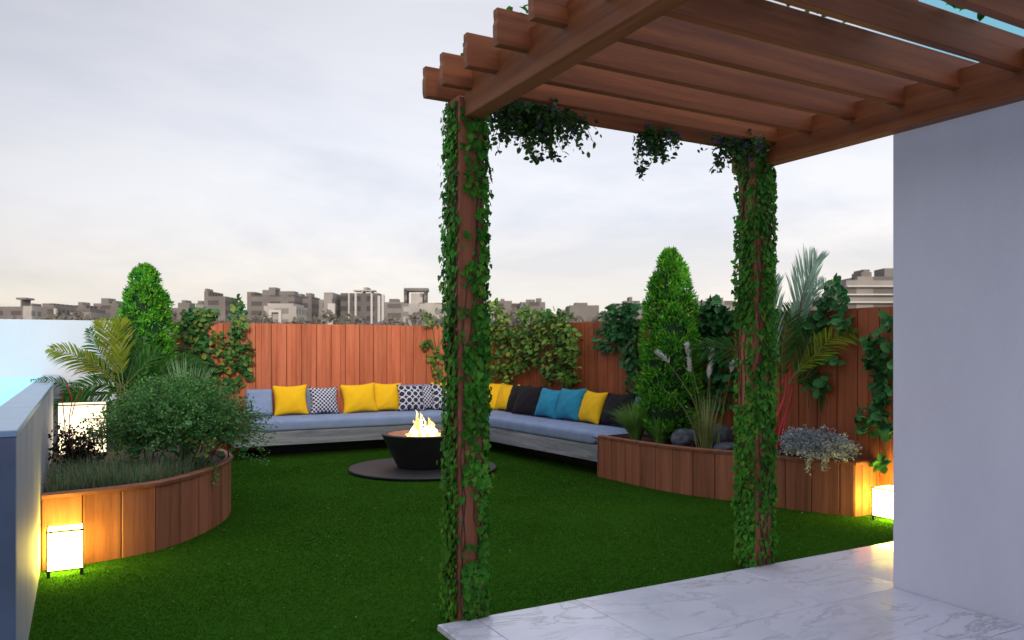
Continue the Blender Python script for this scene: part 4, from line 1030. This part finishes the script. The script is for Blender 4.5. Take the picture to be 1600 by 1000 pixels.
building('slim dark tower with a slanted top left of the tall climber tip', 255, [(319, 352, 463), (319, 328, 455)], M_CD, [(320, 324, 451, 455)])
building('small far block left of the slim slanted tower', 320, [(306, 318, 474)], M_CM, [(309, 315, 470, 474)])
building('broad dark tower block with stepped roofline', 260, [(386, 460, 461), (386, 398, 456)], M_CD, [(410, 430, 453, 461), (420, 431, 449, 453), (436, 460, 455, 461)])
building('beige villa block with a white arched front', 230, [(412, 463, 478), (418, 458, 474)], M_CL, extra=[(420, 424, 488, 512), (435, 439, 488, 512), (420, 439, 484, 488)])
building('dark twin block right of the stepped tower', 270, [(463, 487, 463)], M_CD, [(466, 471, 459, 463), (478, 486, 458, 463)])
building('grey mid rise behind the slim pale tower', 280, [(491, 508, 468)], M_CM)
building('slim tower with a pale round column front', 255, [(506, 520, 457)], M_CM, extra=[(512, 523, 474, 512)])
building('dark glass tower with pale vertical stripes and a canopy roof', 260, [(532, 592, 458)], M_CG, [(552, 585, 453, 455), (568, 575, 449, 453), (565, 567, 455, 458), (578, 580, 455, 458)], M_CL,
         extra=[(544, 546, 458, 512), (554, 557, 458, 500), (579, 582, 458, 506), (590, 594, 462, 512), (596, 600, 460, 512)])
building('grey stepped block right of the glass tower', 285, [(601, 634, 472)], M_CM, [(608, 622, 467, 472)])
building('beige block carrying a dark open roof frame', 250, [(630, 668, 474), (642, 660, 458)], M_CL, [(631, 636, 452, 474), (631, 668, 450, 455), (662, 666, 455, 474)], M_CD)
building('pale low block partly behind the left ivy post', 235, [(655, 705, 473)], M_CL)
building('pale slab block right of the left ivy post', 240, [(752, 776, 474)], M_CL)
building('dark block behind the thick climber', 270, [(772, 812, 474), (776, 800, 470)], M_CD, [(782, 788, 467, 470)])
building('dark block with tree covered roof behind the thick climber', 260, [(812, 852, 472)], M_CD, [(822, 836, 468, 472), (838, 846, 466, 472)])
building('low brown block between climber and right conifer', 265, [(890, 936, 477)], M_CB, [(898, 918, 473, 477)])
building('dark block touching the left side of the right conifer', 255, [(957, 1012, 474)], M_CD, [(975, 1000, 470, 474), (983, 988, 464, 470)])
building('grey block between right conifer and right post', 265, [(1090, 1150, 470)], M_CM, [(1110, 1130, 465, 470)])
building('banded beige apartment block beside the house wall at right', 170, [(1322, 1420, 437), (1340, 1420, 432)], M_CM, [(1346, 1362, 425, 432), (1349, 1359, 421, 425), (1382, 1400, 419, 432)],
         extra=[(1324, 1420, 446, 448), (1324, 1420, 459, 461), (1324, 1420, 471, 473)])
building('low pale block left of the banded apartment block', 200, [(1262, 1324, 468)], M_CM, [(1285, 1300, 463, 468)])
# low roofs and trees that read as one mass between the buildings
m = MB(); r = random.Random(5)
for i in range(190):
    x = r.uniform(-60, 1450); wd = r.uniform(8, 30); block(m, x, x+wd, r.uniform(484, 500), r.uniform(290, 420), 10)
tag(m.build('distant_rooftops', M_CM), 'hazy mass of low rooftops along the horizon', 'city', kind='stuff')
n = 3500; xs = rng.uniform(-50, 1440, n); cl = 499+6*np.sin(xs*.045)+5*np.sin(xs*.13+1); ys = cl+np.abs(rng.normal(0, 7, n)); dd = rng.uniform(215, 235, n)
P = np.array([tuple(at(x, y, d_)) for x, y, d_ in zip(xs, ys, dd)])
tag(leaves('distant_trees', P, rnd_dirs(n), rnd_dirs(n), rng.uniform(1.0, 2.2, n), 1.2, T_DIA, M_CT), 'hazy tree tops between the distant buildings', 'trees', kind='stuff')

# ================================================================== LIGHT, SKY, CAMERA
SUN_EL, SUN_AZ = R(19), R(18)          # light travels towards +Y, a little to +X
wd = bpy.data.worlds.new('World'); S.world = wd; wd.use_nodes = True; nt = wd.node_tree; nt.nodes.clear()
sky = N(nt, 'ShaderNodeTexSky', sky_type='NISHITA', sun_disc=False); sky.sun_elevation = SUN_EL; sky.sun_rotation = math.pi+SUN_AZ; sky.air_density = 1.0; sky.dust_density = 2.0
b1 = N(nt, 'ShaderNodeBackground', Strength=.05); hs = N(nt, 'ShaderNodeHueSaturation', Saturation=.15); nt.links.new(sky.outputs[0], hs.inputs['Color']); nt.links.new(hs.outputs[0], b1.inputs[0])
tc = N(nt, 'ShaderNodeTexCoord'); sp = N(nt, 'ShaderNodeSeparateXYZ'); nt.links.new(tc.outputs['Generated'], sp.inputs[0])
zc_ = math_n(nt, 'MAXIMUM', sp.outputs[2], 0.0)
grad = ramp(nt, zc_, [(0, (.74, .62, .46)), (.05, (.73, .64, .52)), (.10, (.65, .60, .56)), (.17, (.55, .56, .61)), (.26, (.46, .49, .58)), (.40, (.42, .44, .52)), (.5, (1.0, 1.02, 1.12)), (1, (1.45, 1.45, 1.55))])
# brighter veil of cloud towards the right of the view
rt = N(nt, 'ShaderNodeVectorMath', operation='DOT_PRODUCT'); nt.links.new(tc.outputs['Generated'], rt.inputs[0]); rt.inputs[1].default_value = (math.cos(R(20)), math.sin(R(20)), 0)
rf = ramp(nt, math_n(nt, 'ADD', math_n(nt, 'MULTIPLY', rt.outputs['Value'], .5), .5), [(.40, (.70, .69, .68)), (.60, (.86, .865, .88)), (.78, (1.16, 1.16, 1.15)), (.92, (1.24, 1.24, 1.23))])
mp = N(nt, 'ShaderNodeCombineXYZ'); den = math_n(nt, 'ADD', zc_, .16)
nt.links.new(math_n(nt, 'DIVIDE', sp.outputs[0], den), mp.inputs[0]); nt.links.new(math_n(nt, 'DIVIDE', sp.outputs[1], den), mp.inputs[1]); nt.links.new(sp.outputs[2], mp.inputs[2])
cl = noise(nt, mp.outputs[0], .55, 6, .55, .35)
cf = ramp(nt, cl, [(.40, (0, 0, 0)), (.62, (1, 1, 1))])
cf2 = math_n(nt, 'MULTIPLY', cf, math_n(nt, 'SUBTRACT', 1.0, math_n(nt, 'MULTIPLY', zc_, 1.6), True))
cl2 = noise(nt, mp.outputs[0], .45, 6, .6, .4)
grad = mixc(nt, 1.0, grad, ramp(nt, cl2, [(.40, (.76, .79, .86)), (.58, (1.10, 1.08, 1.05))]), 'MULTIPLY')
col = mixc(nt, math_n(nt, 'MULTIPLY', math_n(nt, 'MULTIPLY', cf2, math_n(nt, 'MULTIPLY', zc_, 9.0, True)), .5), grad, (.78, .75, .75))
col = mixc(nt, 1.0, col, rf, 'MULTIPLY')
pd = N(nt, 'ShaderNodeVectorMath', operation='DOT_PRODUCT'); nt.links.new(tc.outputs['Generated'], pd.inputs[0])
pv = at(1640, -90, 1.0)-Vector((0, 0, EYE)); pv.normalize(); pd.inputs[1].default_value = tuple(pv)
col = mixc(nt, ramp(nt, pd.outputs['Value'], [(.984, (0, 0, 0)), (.993, (1, 1, 1))]), col, (.05, .36, .52))
b2 = N(nt, 'ShaderNodeBackground', Strength=.95); nt.links.new(col, b2.inputs[0])
ad = N(nt, 'ShaderNodeAddShader'); nt.links.new(b1.outputs[0], ad.inputs[0]); nt.links.new(b2.outputs[0], ad.inputs[1])
wo = N(nt, 'ShaderNodeOutputWorld'); nt.links.new(ad.outputs[0], wo.inputs[0])
sl = bpy.data.lights.new('sun', 'SUN'); sl.energy = 2.4; sl.angle = R(10); sl.color = (1, .84, .68)
so = bpy.data.objects.new('sun', sl); link(so)
dirv = Vector((math.sin(SUN_AZ)*math.cos(SUN_EL), math.cos(SUN_AZ)*math.cos(SUN_EL), -math.sin(SUN_EL)))
so.rotation_euler = dirv.to_track_quat('-Z', 'Y').to_euler(); so.location = (-3, -8, 9)
cd = bpy.data.cameras.new('camera'); cam = bpy.data.objects.new('camera', cd); link(cam)
cd.sensor_width = 36; cd.lens = 36*F/1600; cd.shift_y = (HY-500)/1600; cd.clip_start = .05; cd.clip_end = 4000
cam.location = (0, 0, EYE); cam.rotation_euler = (R(90), 0, -YAW)
cd.dof.use_dof = True; cd.dof.focus_distance = 6.2; cd.dof.aperture_fstop = 3.4
S.camera = cam
S.view_settings.view_transform = 'Standard'; S.view_settings.look = 'None'; S.view_settings.exposure = 0; S.view_settings.gamma = 1
S.cycles.max_bounces = 6; S.cycles.diffuse_bounces = 3; S.cycles.glossy_bounces = 3; S.cycles.sample_clamp_indirect = 4
try: S.cycles.use_denoising = True
except Exception: pass
